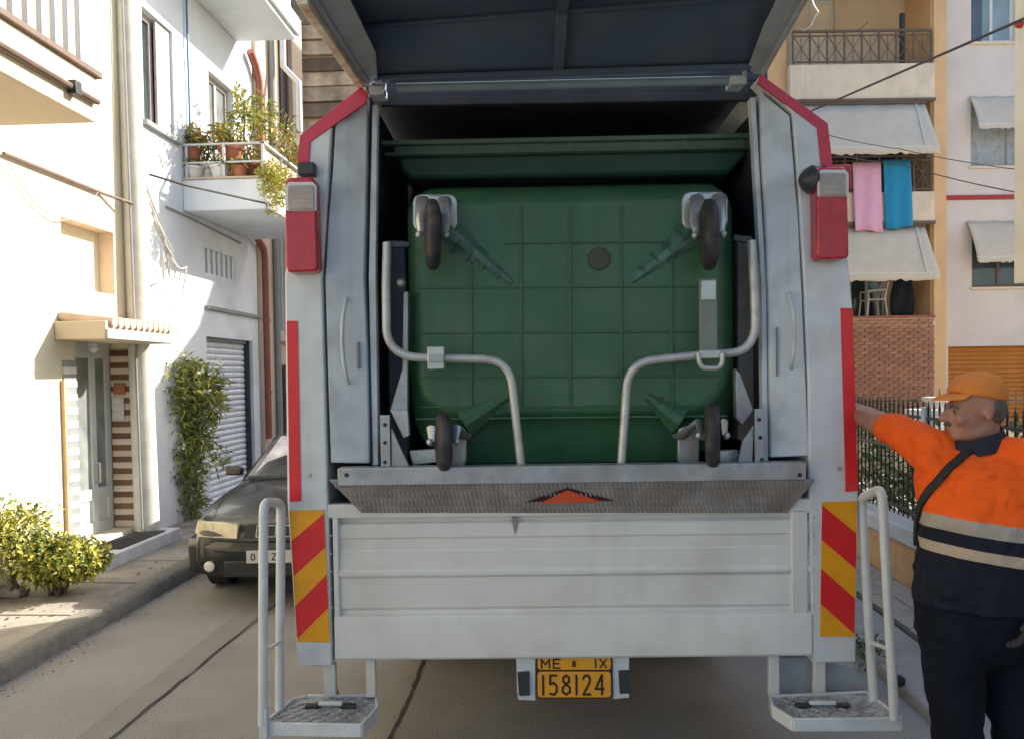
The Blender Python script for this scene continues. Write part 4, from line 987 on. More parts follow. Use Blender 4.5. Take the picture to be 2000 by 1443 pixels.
# blue hose and red-brown rain pipe
y5 = gx(362, 100)[0]
b = MB(); b.tube([(X2+.03, y5, gx(362, 272)[1]), (X2+.03, y5+.01, 5.2), (X2+.04, y5-.02, 6.0), (X2+.03, y5, 7.5)], .014, 8); o = b.build('blue_hose', m_bluehose, wh_)
y6 = gx(508, 600)[0]
b = MB(); zt_ = gx(500, 478)[1]; b.tube([(X2+.09, y6, .9), (X2+.09, y6, zt_-.2), (X2+.09, y6-.05, zt_-.05), (X2+.09, y6-.35, zt_+.1)], .055, 12); b.build('rain_pipe', m_pipe, wh_, smooth=50)
b = MB(); b.tube([(X2+.09, y6-.05, zt_+.35), (X2+.09, y6-.05, uz-.35), (X2+.09, y6-.2, uz-.15), (X2+.09, y6-.4, uz-.02)], .06, 12); b.build('rain_pipe', m_pipe, wh_, smooth=50)
for zz in (1.6, 2.7, 4.6, 5.6):
    b = MB(); b.lathe((X2+.09, y6 if zz < 4 else y6-.05, zz), (0, 0, 1), [(0, .068), (.04, .068)], 14); b.build('pipe_collar', m_pipe, wh_)
# wall cable across the white house
a1 = S.hy(291, 340, YW+.3); a2 = S.hy(520, 398, B0-.05)
cable('street_cable', [S.hx(291, 341, X2+.25), S.hx(360, 362, X2+.5), S.hy(521, 398, B0-.06)], .013, m_cable, 'dark cable crossing in front of the white balcony slab')
cable('wall_wire', [S.hx(325, 404, X2+.02), S.hx(360, 420, X2+.02), S.hx(470, 475, X2+.02)], .012, m_grey, 'grey wire stapled to the white wall under the balcony')

# ------------------------------------------------------------------ house beyond and house with painted sun and shade bands at the end of the street
X3 = XF+.0
th = thing('pale_house', (X3, 14, 0), label='pale beige house beyond the red-brown rain pipe', cat='house')
y7 = YE+.02
def hx3(px, py): p = S.hx(px, py, X3); return p.y, p.z
w3 = (hx3(545, 200)[0], hx3(572, 200)[0], 5.9, 8.0); w4 = (hx3(538, 500)[0], hx3(560, 500)[0], 2.55, 5.0); w5 = (hx3(543, 760)[0], hx3(566, 760)[0], .6, 2.05)
b = MB(); facade(b, PX(X3), y7, y7+2.25, 0, 9.5, [w3, w4, w5], .15); b.build('wall', m_apt, th, smooth=0)
b = MB(); b.box(X3-5, X3-.201, y7+.01, y7+2.24, 0, 9.4); b.build('house_body', m_apt, th)
window(PX(X3), *w3, .07, th, m_brownw, m_glassd); window(PX(X3), *w4, .07, th, m_alu, m_glassb); window(PX(X3), *w5, .07, th, m_brownw, m_glassd)
b = MB(); yq = hx3(531, 400)[0]; b.tube([(X3+.05, yq, 0), (X3+.05, yq, 9)], .05, 10); b.build('rain_pipe', m_grey, th)
b = MB(); b.box(X3+.001, X3+.3, w3[0]-.1, w3[1]+.1, 8.05, 8.7); b.build('upper_bay', m_grey, th, bevel=.01)
b = MB(); b.box(X3+.001, X3+.08, w4[0]-.1, w4[1]+.4, 2.42, 2.5); b.build('window_sill', m_apt, th)
b = MB(); q1 = S.hy(553, 90, 12.6); q2 = S.hy(553, 130, 12.6); q3 = S.hy(583, 162, 12.6); q4 = S.hy(585, 250, 12.6)
q1.z = q2.z+1.2
b.tube([q1, q2, q3, q4, q4-Vector((0, 0, 2.5))], .05, 8); b.build('white_drain_pipe', m_alu, th)
bh = thing('banded_house', (-3, 21.5, 0), label='house behind the truck hatch, boards painted as bands of sun and shade', cat='house')
b = MB(); b.box(-9, .5, 21.55, 27, 0, 14.2); b.build('wall', m_beigewall, bh)
rg = random.Random(5)
for i in range(16):  # light and dark boards paint the sun and shade bands into the facade
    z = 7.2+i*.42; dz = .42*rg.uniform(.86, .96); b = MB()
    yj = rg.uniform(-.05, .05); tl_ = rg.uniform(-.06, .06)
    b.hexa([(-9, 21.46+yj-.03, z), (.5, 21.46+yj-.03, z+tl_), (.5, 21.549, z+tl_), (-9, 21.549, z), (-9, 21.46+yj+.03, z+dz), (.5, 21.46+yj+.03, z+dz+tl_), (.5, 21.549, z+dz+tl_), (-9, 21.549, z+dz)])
    b.build('board', m_bandsun if i % 3 != 1 else m_bandshade, bh, smooth=0)
for wx in (-5.6, -4.3, -2.6):
    window(lambda u, z, d: (u, 21.5+d, z), wx, wx+.8, 5.4, 6.9, -.02, bh, m_alu, m_glassd)

# ------------------------------------------------------------------ plants on the left
def potted(name, c, pr_, ph, pm, h, rad, leafm, label, n, seed, size=.09, group=None, tall=False, asp=.4):
    rg = random.Random(seed); c = Vector(c)
    t = thing('potted_plant', c, label=label, cat='potted plant', group=group)
    b = MB(); b.lathe(c, (0, 0, 1), [(0, pr_*.72), (ph*.8, pr_*.97), (ph*.8, pr_*1.08), (ph, pr_*1.1), (ph, pr_*.9), (ph*.9, pr_*.88)], 18); b.build('pot', pm, t, smooth=40)
    b = MB(); clumps(b, max(5, n//40), 40, c+Vector((0, 0, ph+h*.5)), (rad, rad, h*.5), size, rg, 3, .55, asp); b.build('foliage', leafm, t, smooth=0, fix=False)
    stems(c+Vector((0, 0, ph*.8)), [c+Vector((rg.uniform(-rad, rad)*.6, rg.uniform(-rad, rad)*.6, ph+h*rg.uniform(.6, .95))) for _ in range(4)], .01, rg, m_bark, t)
    return t
LV = [m_leafm, m_leafy, m_leafd]; LL = [m_leafm, m_leafy, m_leafy]; LY = [m_leafy, m_leafm, m_leafo]
zs_ = bzB+.026
def bpos(px, y): return Vector((S.hy(px, 330, y).x, y, zs_))
zb = S.hy(452, 298, B0+.16).z
potted('p', bpos(377, B0+.15)+Vector((0,0,.22)), .10, .18, m_terr, .22, .18, LY, 'terracotta pot with a small plant at the wall end of the balcony rail', 160, 11)
potted('p', bpos(407, B0+.28), .13, .20, m_potw, .42, .17, LV, 'white pot with green shoots second from the wall on the balcony', 220, 12)
potted('p', bpos(453, B0+.22)+Vector((0, 0, .18)), .15, .24, m_terr, .26, .24, LY, 'large terracotta pot in the middle of the balcony end', 260, 13)
potted('p', bpos(380, B0+.14), .12, .16, m_potw, .06, .10, LV, 'white pot standing low at the wall end of the balcony floor', 60, 14)
potted('p', bpos(430, B0+.12), .12, .16, m_potw, .05, .10, LV, 'white trough pot low in the middle of the balcony floor', 60, 15)
potted('p', bpos(470, B0+.13), .09, .15, m_terr, .05, .08, LY, 'small terracotta pot low near the balcony corner', 60, 16)
potted('p', bpos(487, B0+.35), .14, .24, m_terr, .85, .30, LL, 'tall leafy plant in a pot at the near balcony corner', 560, 17, .09)
potted('p', (BX-.25, B0+1.0, zs_), .15, .24, m_terr, .72, .36, LY, 'tall orange and yellow plant in a pot along the balcony front', 640, 18, .085)
potted('p', (BX-.25, B0+1.7, zs_), .15, .24, m_terr, .6, .34, LL, 'bushy green potted plant at the far balcony corner', 560, 19, .085)
potted('p', (X2+.45, B0+.75, zs_), .15, .24, m_terr, 1.15, .16, LL, 'tall thin climbing plant in a pot beside the balcony window', 170, 20, .09)
c = S.hy(534, 365, B0+.15); rg = random.Random(22)
t = thing('trailing_plant', (c.x, c.y, c.z-.2), label='bright yellow-green trailing plant hanging outside the balcony corner', cat='plant')
b = MB(); clumps(b, 34, 56, c, (.17, .24, .30), .05, rg, 2, .5); b.build('foliage', [m_leafy, m_leafy], t, smooth=0, fix=False)
b = MB(); b.box(c.x-.12, c.x+.06, c.y-.1, c.y+.3, c.z+.12, c.z+.2); b.build('planter', m_potw, t, bevel=.01)

m_leafo2 = mat('light_green_leaf', (.29, .33, .12), .5, var=.3)
# oleander by the garage
ob = S.hz(338, 1012, .12); rg = random.Random(31)
ol = thing('oleander_bush', (ob.x, ob.y, .12), label='tall oleander bush with pale flowers between the pole and the garage door', cat='bush')
cc = S.hy(338, 775, ob.y)
b = MB(); clumps(b, 120, 46, cc+Vector((0, .0, .02)), (.52, .42, .47), .10, rg, 3, .42, .3); clumps(b, 95, 46, S.hy(328, 890, ob.y), (.38, .30, .55), .10, rg, 3, .6, .3); clumps(b, 40, 44, S.hy(334, 978, ob.y), (.30, .28, .24), .10, rg, 3, .6, .3)
clumps(b, 12, 24, S.hy(402, 880, ob.y), (.22, .2, .28), .09, rg, 3, .5, .3)
b.build('foliage', [m_leafm, m_leafo2, m_leafy], ol, smooth=0, fix=False)
stems((ob.x, ob.y, .12), [cc+Vector((rg.uniform(-.3, .3), rg.uniform(-.3, .3), rg.uniform(-.2, .3))) for _ in range(9)], .022, rg, m_bark, ol)
for px, py in ((318,700),(352,690),(330,735),(405,762),(310,800),(355,870),(430,705),(322,845),(392,722),(338,812)):
    p = S.hy(px, py, ob.y-.38); b = MB(); leaves(b, 14, p, (.035, .035, .03), .045, rg, 1, aspect=.8); b.build('flower', m_leafp, ol, smooth=0, fix=False)

# low sunlit shrub at the foot of the cream house
sb_ = S.hz(115, 1160, .12); rg = random.Random(41)
sh_ = thing('low_shrub', (sb_.x, sb_.y, .12), label='low yellow-green shrub growing at the foot of the cream house', cat='shrub')
cc = S.hy(118, 1092, sb_.y)
b = MB(); clumps(b, 70, 44, cc, (.32, .24, .13), .055, rg, 3, .7, .6); clumps(b, 36, 34, cc+Vector((.04, 0, .02)), (.30, .24, .18), .055, rg, 3, .5, .6); b.build('foliage', [m_leafy, m_leafy, m_leafm], sh_, smooth=0, fix=False)
stems((sb_.x, sb_.y, .12), [cc+Vector((rg.uniform(-.25, .25), rg.uniform(-.15, .15), rg.uniform(-.1, .15))) for _ in range(10)], .014, rg, m_bark, sh_)
cc = S.hy(30, 1045, sb_.y-.1); b2 = Vector((cc.x-.02, cc.y, .12))
s2 = thing('leggy_shrub', b2, label='thin leggy shrub at the left edge beside the low shrub', cat='shrub')
b = MB(); clumps(b, 46, 36, S.hy(20, 1050, cc.y), (.24, .2, .22), .055, rg, 3, .9, .6); b.build('foliage', [m_leafy, m_leafy, m_leafm], s2, smooth=0, fix=False)
stems(b2, [S.hy(x, y, cc.y) for x, y in ((5, 1000), (35, 990), (60, 1005), (15, 1030))], .012, rg, m_bark, s2)
b = MB(); q = S.hz(10, 1165, .12); b.box(q.x-.2, q.x+.15, q.y-.05, q.y+.1, .12, .2); o = b.build('stone_edging', m_conc, bevel=.02); tag(o, 'rough stone edging block by the shrub at the left edge', 'stone')
# leaf litter on the pavement
rg = random.Random(51); b = MB()
for _ in range(110):
    x = rg.uniform(KX-1.2, KX-.1); y = rg.uniform(3.5, 7.5); s = rg.uniform(.012, .03); a = rg.uniform(0, 6.28)
    d = Vector((cos(a)*s, sin(a)*s, .004)); e = Vector((-sin(a)*s*.5, cos(a)*s*.5, .002)); p = Vector((x, y, SWZ+.004))
    b.add([p-d, p+e, p+d, p-e], [(0, 1, 2, 3)])
o = b.build('leaf_litter', m_soil, smooth=0, fix=False); tag(o, 'dry leaf litter scattered on the left pavement', 'leaf litter', kind='stuff')

for k, y in enumerate((3.9, 4.75, 5.6, 6.5, 7.3, 8.9, 10.1)):
    b = MB(); b.sheet([[(XF+.02, y+.03*(k % 2), SWZ+.003), (KX-.17, y, SWZ+.003)], [(XF+.02, y+.014+.03*(k % 2), SWZ+.003), (KX-.17, y+.016, SWZ+.003)]]); b.build('pavement_joint', m_seam, pave, smooth=0, fix=False)

rg = random.Random(61); b = MB()
for _ in range(260):
    t = rg.random()**2; x = KX+.02+t*.2; y = rg.uniform(3.2, 8.5); s = rg.uniform(.003, .009); b.ell((x, y, s*.5), (s, s*.8, s*.6), 5, 3)
o = b.build('kerb_gravel', m_kerb, smooth=0, fix=False); tag(o, 'fine grit lying in the gutter along the left kerb', 'grit', kind='stuff')

# ------------------------------------------------------------------ dark parked car
cp = S.hz(505, 1135, 0)
car = thing('parked_car', (-2.23, 6.22, 0), radians(3.5), 'dark parked saloon car facing the camera, half hidden by the truck', 'car')
CF = Fr((-2.23, 6.22, 0), radians(3.5))
def cb(): return MB(CF)
# stations along the length (y), front at 0; each: half width, bottom z, belt z, top z
stn = [(0.0,.62,.30,.50,.60),(.06,.70,.24,.55,.68),(.22,.77,.20,.60,.75),(.55,.82,.18,.65,.81),(1.0,.845,.17,.70,.855),(1.45,.855,.17,.72,.875),(2.6,.86,.17,.75,.88),(3.6,.85,.19,.77,.89),(4.2,.80,.25,.76,.91),(4.38,.74,.36,.72,.90)]
rings = []
for y, w_, zb_, zm, zt2 in stn:
    half = [(w_*.90, zb_), (w_*.985, zb_+.10), (w_, (zb_+zm)/2), (w_*.992, zm), (w_*.95, zm+(zt2-zm)*.6), (w_*.80, zt2-.015), (w_*.45, zt2), (0, zt2+.006)]
    rings.append([(-x, y, z) for x, z in half]+[(x, y, z) for x, z in half[-2::-1]])
b = cb(); b.loft(rings); cbody = b.build('body', m_carp, car, smooth=180); md = cbody.modifiers.new('round', 'SUBSURF'); md.levels = 1; md.render_levels = 2
roof = [(1.38,.70,.88,.0),(2.02,.60,1.255,.1),(2.5,.58,1.29,.1),(3.2,.59,1.265,.1),(3.9,.66,.91,.0)]
b = cb(); rings = []
for y, w_, z, _ in roof:
    rings.append([(-.76,y,.85),(-w_-.02,y,max(.86,z-.06)),(-w_*.85,y,z),(0,y,z+.02),(w_*.85,y,z),(w_+.02,y,max(.86,z-.06)),(.76,y,.85)])
b.loft(rings); b.build('roof', m_carp, car, smooth=35)
b = cb(); b.hexa([(-.66,1.41,.885),(.66,1.41,.885),(.66,1.45,.885),(-.66,1.45,.885),(-.525,1.945,1.235),(.525,1.945,1.235),(.525,1.98,1.235),(-.525,1.98,1.235)]); ws = b.build('windscreen', m_glassp, car, bevel=.004)
b = cb(); b.hexa([(-.70,1.35,.872),(.70,1.35,.872),(.70,1.41,.872),(-.70,1.41,.872),(-.69,1.38,.890),(.69,1.38,.890),(.69,1.42,.890),(-.69,1.42,.890)]); b.build('wiper_cowl', m_cartrim, car)
for s_ in (-1, 1):
    b = cb(); b.prism([(s_*.715,1.62,.89),(s_*.715,3.5,.89),(s_*.640,3.1,1.20),(s_*.632,2.1,1.21)], (s_*.012,0,.003)); b.build('side_window', m_glassd, car)
    b = cb(); b.hexa([(s_*.80,1.52,.88),(s_*.98,1.55,.88),(s_*.98,1.63,.88),(s_*.80,1.60,.88),(s_*.80,1.50,.96),(s_*.97,1.55,.98),(s_*.97,1.63,.98),(s_*.80,1.60,.96)]); b.build('wing_mirror', m_carp, car, bevel=.02, seg=3)
    b = cb(); xs = sorted((s_*.33, s_*.70)); pr2 = [(xs[0],.015,.565),(xs[1],.075 if s_>0 else .075,.585),(xs[1],.085,.695),(xs[0],.02,.685)]
    if s_ > 0: b.prism([(.33,-.022,.56),(.66,.03,.575),(.715,.10,.60),(.705,.14,.69),(.62,.045,.69),(.33,.0,.68)], (0,.06,0))
    else: b.prism([(-.33,-.022,.56),(-.66,.03,.575),(-.715,.10,.60),(-.705,.14,.69),(-.62,.045,.69),(-.33,.0,.68)], (0,.06,0))
    b.build('headlight', m_headl, car, bevel=.006)
    b = cb(); b.lathe((s_*.56, .0, .345), (0, -1, 0), [(0,.04),(.022,.042),(.028,.03)], 20); b.build('fog_lamp', m_fog, car)
    b = cb(); b.lathe((s_*.62, .80, .30), (1, 0, 0), [(0,.20),(0,.27),(.02,.30),(.18,.30),(.20,.27),(.20,.20)] if s_ > 0 else [(-.2,.20),(-.2,.27),(-.18,.30),(-.02,.30),(0,.27),(0,.20)], 26); wl = b.build('wheel', m_black, car, smooth=40)
    b = cb(); b.lathe((s_*.62, 3.4, .30), (1, 0, 0), [(0,.20),(0,.27),(.02,.30),(.18,.30),(.20,.27),(.20,.20)] if s_ > 0 else [(-.2,.20),(-.2,.27),(-.18,.30),(-.02,.30),(0,.27),(0,.20)], 26); b.build('wheel', m_black, car, smooth=40)
for s_ in (-1, 1):
    b = cb(); b.tube([(s_*.60,.20,.735),(s_*.66,.6,.797),(s_*.69,1.0,.836),(s_*.68,1.33,.868)], .004, 5); b.build('bonnet_gap', m_black, car)
b = cb(); rings = []
for t in range(13):
    a = -1+2*t/12; x = a*.80; y = -.07+.26*abs(a)**3.2
    rings.append([(x,y+.10,.30),(x,y+.02,.26),(x,y-.0,.33),(x,y-.02,.46),(x,y-.015,.50),(x,y+.02,.535),(x,y+.14,.54)])
b.loft(rings); bump = b.build('bumper', m_carp, car, smooth=35)
b = cb(); b.box(-.42,.42,-.088,-.06,.27,.40); b.build('air_intake', m_cartrim, bump, bevel=.01)
b = cb(); rings = []
for t in range(13):
    a = -1+2*t/12; x = a*.79; y = -.075+.26*abs(a)**3.2
    rings.append([(x,y+.05,.455),(x,y-.012,.455),(x,y-.02,.475),(x,y-.012,.495),(x,y+.05,.495)])
b.loft(rings); b.build('bumper_strip', m_cartrim, bump, smooth=35)
b = cb(); b.prism([(-.28,-.03,.565),(.28,-.03,.565),(.25,.0,.675),(-.25,.0,.675)], (0,.04,0)); gr = b.build('grille', m_cartrim, car, bevel=.005)
for s_ in (-1, 1):
    b = cb(); x0_ = .02 if s_ > 0 else -.17; 
    b.tube([(x0_,-.045,.58),(x0_+.15,-.045,.58),(x0_+.15,-.018,.665),(x0_,-.018,.665),(x0_,-.045,.58)], .007, 6); b.build('grille_surround', m_cartrim if False else m_zinc, gr)
c = Vector((0, .035, .715)); b = cb(); b.lathe(c, (0, -1, .35), [(0,.041),(.006,.041)], 20); em = b.build('badge', m_chrome, car)
b = cb(); b.lathe(c+Vector((0,-.006,.0022)), (0, -1, .35), [(0,.034),(.002,.034)], 20); b.build('badge_disc', m_blackp, em)
for k in range(4):
    b = cb(); pts = [c+Vector((0,-.0095,.004))]
    for j in range(6):
        a = radians(90*k+18*j); pts.append(c+Vector((.024*cos(a),-.0085+.0*sin(a),.0035+.024*sin(a)))+Vector((0,.006*sin(a)*1.3,0)))
    b.prism(pts, (0,-.001,.0004)); b.build('badge_quarter', m_bluehose if k % 2 else m_alu, em, smooth=0)
b = cb(); b.box(-.235,.235,-.105,-.095,.385,.485); npl = b.build('number_plate', m_nplate, car, bevel=.003)
b = cb(); letters(b, 'o', (-.20,-.1055,.41), (1,0,0), (0,0,1), (0,-1,0), .036, .05, .01, .009); b.build('plate_mark', m_ink, npl, smooth=0)
b = cb(); letters(b, 'ZN', (-.035,-.1055,.41), (1,0,0), (0,0,1), (0,-1,0), .04, .05, .014, .009); b.build('plate_letters', m_ink, npl, smooth=0)
# ------------------------------------------------------------------ apartment block facing the camera (right, far)
pc = S.hy(1680, 728, 19.0)
A = Fr((pc.x, 19.0, 0), radians(3.17))
def ax(px, py=500, d=0): return A.hy(px, py, d).x
def az(px, py, d=0): return A.hy(px, py, d).z
PA = lambda u, z, d: (u, d, z)
def ab(): return MB(A)
apt = thing('apartment_block', (0, 0, 0), label='cream apartment block with ochre piers, balconies and grey awnings', cat='building', fr=A)
R0, R1 = ax(1815, 400), ax(1846, 400)
L0, L1 = ax(1495, 150), ax(1535, 150)
REC = 1.15                                        # loggia depth
BP = -.25                                         # balcony front plane
def bxz(px, py, d=BP): p = A.hy(px, py, d); return p.x, p.z
zt1, zb1 = az(1680, 125, BP), az(1680, 194, BP); zt2, zb2 = az(1680, 376, BP), az(1680, 434, BP); zt3, zb3 = az(1740, 617, BP), az(1740, 640, BP)
b = ab(); b.box(R0, R1, -.06, 5, -.2, 14.5); b.build('pier', m_ochre, apt, bevel=.01)
b = ab(); b.box(L0, L1, -.06, 5, -.2, 14.5); b.build('pier', m_ochre, apt, bevel=.01)
b = ab(); facade(b, lambda u, z, d: (u, REC+d, z), L1+.001, R0-.001, -.2, 14.5, [(L1+.5, L1+1.6, zt1+.0, zt1+2.1), (L1+.6, L1+2.0, zt2, zt2+2.05), (L1+1.95, L1+2.85, zt3, zt3+2.05), (L1+2.6, L1+3.3, zt2, zt2+2.05)], .15); b.build('back_wall', m_apt, apt, smooth=0)
b = ab(); b.box(L1+.001, R0-.001, REC+.21, 5, -.2, 14.45); b.build('block_body', m_apt, apt)
for u0, u1, z0, z1, m_ in ((L1+.5, L1+1.6, zt1, zt1+2.1, m_slabf), (L1+.6, L1+2.0, zt2, zt2+2.05, m_glassd), (L1+1.95, L1+2.85, zt3, zt3+2.05, m_glassd), (L1+2.6, L1+3.3, zt2, zt2+2.05, m_glassd)):
    window(lambda u, z, d: (u, REC+d, z), u0, u1, z0, z1, .06, apt, m_alu, m_, 1, .07, A, 'balcony_door')
for zt_, zb_, nm in ((zt1, zb1, 'a'), (zt2, zb2, 'b'), (zt3, zb3-.0, 'c'), (zt1+3.05, zb1+3.05, 'd')):
    b = ab(); b.box(L1+.001, R0-.002, BP, REC-.001, zb_, zt_); b.build('balcony_slab', m_slabf, apt, bevel=.015)
for zb_, d_ in ((zb1, 0), (zb2, 0)):
    b = ab(); b.box(L1+.05, R0-.0, BP-.05, BP+.05, zb_-.07, zb_-.002); b.build('slab_moulding', m_iron, apt, bevel=.01)
# iron railings with crossed bars
def railing(zt_, h, x0, x1, n, cross=True):
    b = ab(); b.bar((x0, BP+.03, zt_+h), (x1, BP+.03, zt_+h), .05, .05); r_ = b.build('railing', m_iron, apt, bevel=.006)
    b = ab(); b.bar((x0, BP+.03, zt_+.06), (x1, BP+.03, zt_+.06), .03, .03); b.build('bottom_rail', m_iron, r_)
    b = ab(); b.bar((x0, BP+.03, zt_+h-.1), (x1, BP+.03, zt_+h-.1), .025, .025); b.build('upper_rail', m_iron, r_)
    st_ = (x1-x0)/n; p0 = None; c0_ = None
    for i in range(n+1):
        x = x0+st_*i
        if p0 is None:
            b = ab(); b.box(x-.017, x+.017, BP+.012, BP+.046, zt_, zt_+h); p0 = b.build('rail_post', m_iron, r_); MP = WM[p0.name].copy()
        else: rep(p0, r_, A.M @ Matrix.Translation((st_*i, 0, 0)) @ A.I @ MP)
        if i < n and cross:
            for s_ in (0, 1):
                b = ab(); za, zc = zt_+.08, zt_+h-.11
                b.bar((x+.02, BP+.022+.016*s_, za if s_ else zc), (x+st_-.02, BP+.022+.016*s_, zc if s_ else za), .018, .014); b.build('cross_bar', m_iron, r_)
            b = ab(); b.bar((x+st_*.5, BP+.03, zt_+.07), (x+st_*.5, BP+.03, zt_+h-.1), .014, .012); b.build('rail_bar', m_iron, r_)
railing(zt1+.0, az(1680, 60, BP)-zt1, L1+.08, R0-.08, 8)
railing(zt2+.0, az(1680, 306, BP)-zt2, L1+.08, R0-.08, 8)
# awnings
def awning(pxl, pxr, pyt, pyb, pxr2, out, label_side=True, fr=A, y0=BP+.02, parent=None, val=16, m=m_awn, name='awning', side=True, slack=.0, roll=True):
    p = fr.hy(pxr, pyt, y0); q = fr.hy(pxr2, pyb-val, y0-out); l = fr.hy(pxl, pyt, y0)
    xl_ = l.x
    rows = []; n = 28
    for j in range(6):
        t = j/5; z = p.z+(q.z-p.z)*t - (slack+.02)*4*t*(1-t); y = y0-out*t
        rows.append([(xl_+(p.x+(q.x-p.x)*t*.0-xl_)*i/n, y, z+.010*sin(i*.9+j*.6)+.006*sin(i*2.3)) for i in range(n+1)])
    vh = fr.hy(pxr2, pyb-val, y0-out).z-fr.hy(pxr2, pyb, y0-out).z
    for k in (1, 2):
        rows.append([(rows[5][i][0], y0-out-.006*k, rows[5][i][2]-vh*k/2*(1 if k == 1 else (.75+.25*abs(sin(i*pi/2*.9))))) for i in range(n+1)])
    b = MB(fr); b.sheet(rows); o = b.build(name, m, parent, smooth=40, fix=False)
    md = o.modifiers.new('thick', 'SOLIDIFY'); md.thickness = .006
    if side:
        b = MB(fr); b.prism([(p.x-.001, y0, p.z-.02), (q.x+.05, y0-out, q.z), (q.x+.05, y0-out, q.z-vh*.8), (p.x+.03, y0, q.z-.1)], (.01, 0, 0)); b.build('side_flap', m, o, smooth=0)
        b = MB(fr); b.tube([(p.x-.2, y0-.0, p.z+.015), (q.x-.12, y0-out-.01, q.z+.018)], .018, 8); b.build('awning_arm', m_alu, o)
    b = MB(fr); b.tube([(xl_, y0-out, q.z-.0), (q.x, y0-out, q.z-.0)], .02, 8); b.build('front_bar', m_alu, o)
    if not roll: return o
    b = MB(fr); b.tube([(xl_, y0-.02, p.z+.03), (p.x, y0-.02, p.z+.03)], .04, 8); b.build('awning_roll', m_iron, o)
    return o
awning(1545, 1806, 203, 302, 1818, .65, parent=apt)
awning(1545, 1806, 443, 549, 1820, .65, parent=apt)
awning(1545, 1806, -60, 30-60, 1818, .5, parent=apt)
# brick infill under the lowest balcony
bx0, bx1 = ax(1640, 700, BP), ax(1824, 700, BP)
bzb = -.1
b = ab(); b.box(bx0, bx1, BP+.01, BP+.3, bzb, zt3-.06); bw = b.build('brick_wall', m_mort, apt)
b = ab(); b.box(bx0-.02, bx1+.03, BP-.03, BP+.32, zt3-.058, zt3+.0); b.build('wall_cap', m_terr, apt, bevel=.01)
rg = random.Random(71); bl_, bh_ = .215, .062; nrow = 29; b0 = None; k = 0
ztop = zt3-.065
for j in range(nrow):
    z = ztop-(j+1)*(bh_+.012); x = bx0-(.11 if j % 2 else 0)
    while x < bx1-.02:
        xa_, xb_ = max(x, bx0), min(x+bl_, bx1)
        if xb_-xa_ > .06:
            cx = (xa_+xb_)/2; jy = rg.uniform(-.006, .006)
            if b0 is None:
                b = ab(); b.box(-.1075, .1075, -.02, .02, 0, bh_); b0 = b.build('brick', m_brick, bw, smooth=0, bevel=0); Mbk = None
                M_ = A.M @ Matrix.Translation((cx, BP+.005+jy, z)) @ Matrix.Diagonal(((xb_-xa_)/bl_, 1, 1, 1)) @ Matrix.Translation((0, 0, bh_/2))
                b0.matrix_basis = WM[bw.name].inverted() @ M_
            else:
                if k < 298: rep(b0, bw, A.M @ Matrix.Translation((cx, BP+.005+jy, z)) @ Matrix.Diagonal(((xb_-xa_)/bl_, 1, 1, 1)) @ Matrix.Translation((0, 0, bh_/2)))
            k += 1
        x += bl_+.012
# drain pipe on the pier
b = ab(); b.tube([(R0+.06, -.1, -.1), (R0+.06, -.1, 12)], .035, 8); b.build('rain_pipe', m_ochre, apt)
# laundry: towels hanging over the railing
def towel(x0, y0, x1, y1, m, name, label, sk):
    rows = []; n = 14; D = BP-.075
    for j in range(10):
        t = j/9; row = []
        for i in range(n+1):
            s = i/n; p = A.hy(x0+(x1-x0)*s+sk*t, y0+(y1-y0)*t, D); row.append((p.x, D-.028*sin(s*11+t*1.5+x0)*(.25+t)-.02*t*s, p.z+.03*sin(s*5+x0)*t))
        rows.append(row)
    back = [[(x, y+.075, z-.4+(.4 if j == 0 else .0)) for x, y, z in rows[j]] for j in (0,)]
    b = ab(); b.sheet(rows); o = b.build(name, m, None, smooth=60, fix=False); md = o.modifiers.new('thick', 'SOLIDIFY'); md.thickness = .012
    return tag(o, label, 'towel', 'towels drying on the balcony')
towel(1665, 318, 1720, 453, m_pink, 'pink_towel', 'pink towel drying over the balcony railing', 4)
towel(1725, 313, 1777, 446, m_blue, 'blue_towel', 'bright blue towel drying over the balcony railing', 5)
# dark clothes airing behind the railing and awning fringe
for i, (x0, x1) in enumerate(((1640, 1672), (1676, 1720), (1724, 1762))):
    p = A.hy(x0, 296, BP+.25); q = A.hy(x1, 322+6*(i % 2), BP+.25); b = ab(); rows = [[(p.x+(q.x-p.x)*s/6, BP+.25+.02*sin(s*2+j), p.z+(q.z-p.z)*j/4) for s in range(7)] for j in range(5)]
    b.sheet(rows); o = b.build('dark_laundry', m_cloth, smooth=60, fix=False); md = o.modifiers.new('t', 'SOLIDIFY'); md.thickness = .012
    tag(o, ['dark laundry on the line just left above the pink towel', 'dark laundry hanging directly above the pink towel', 'dark laundry hanging above the blue towel'][i], 'laundry', 'dark laundry under the awning')
p = A.hy(1762, 580, .25); b = ab(); rows = []
for j in range(8):
    t = j/7; wd_ = .24*(.8+.3*sin(t*2.2))
    rows.append([(p.x+wd_*(s/8*2-1), .25+.05*sin(s*1.3+t*3), az(1762, 545, .25)+(az(1762, 616, .25)-az(1762, 545, .25))*t) for s in range(9)])
b.sheet(rows); o = b.build('dark_garment', m_cloth, smooth=60, fix=False); md = o.modifiers.new('t', 'SOLIDIFY'); md.thickness = .03; tag(o, 'dark garment hanging on the lowest balcony above the brick wall', 'garment')
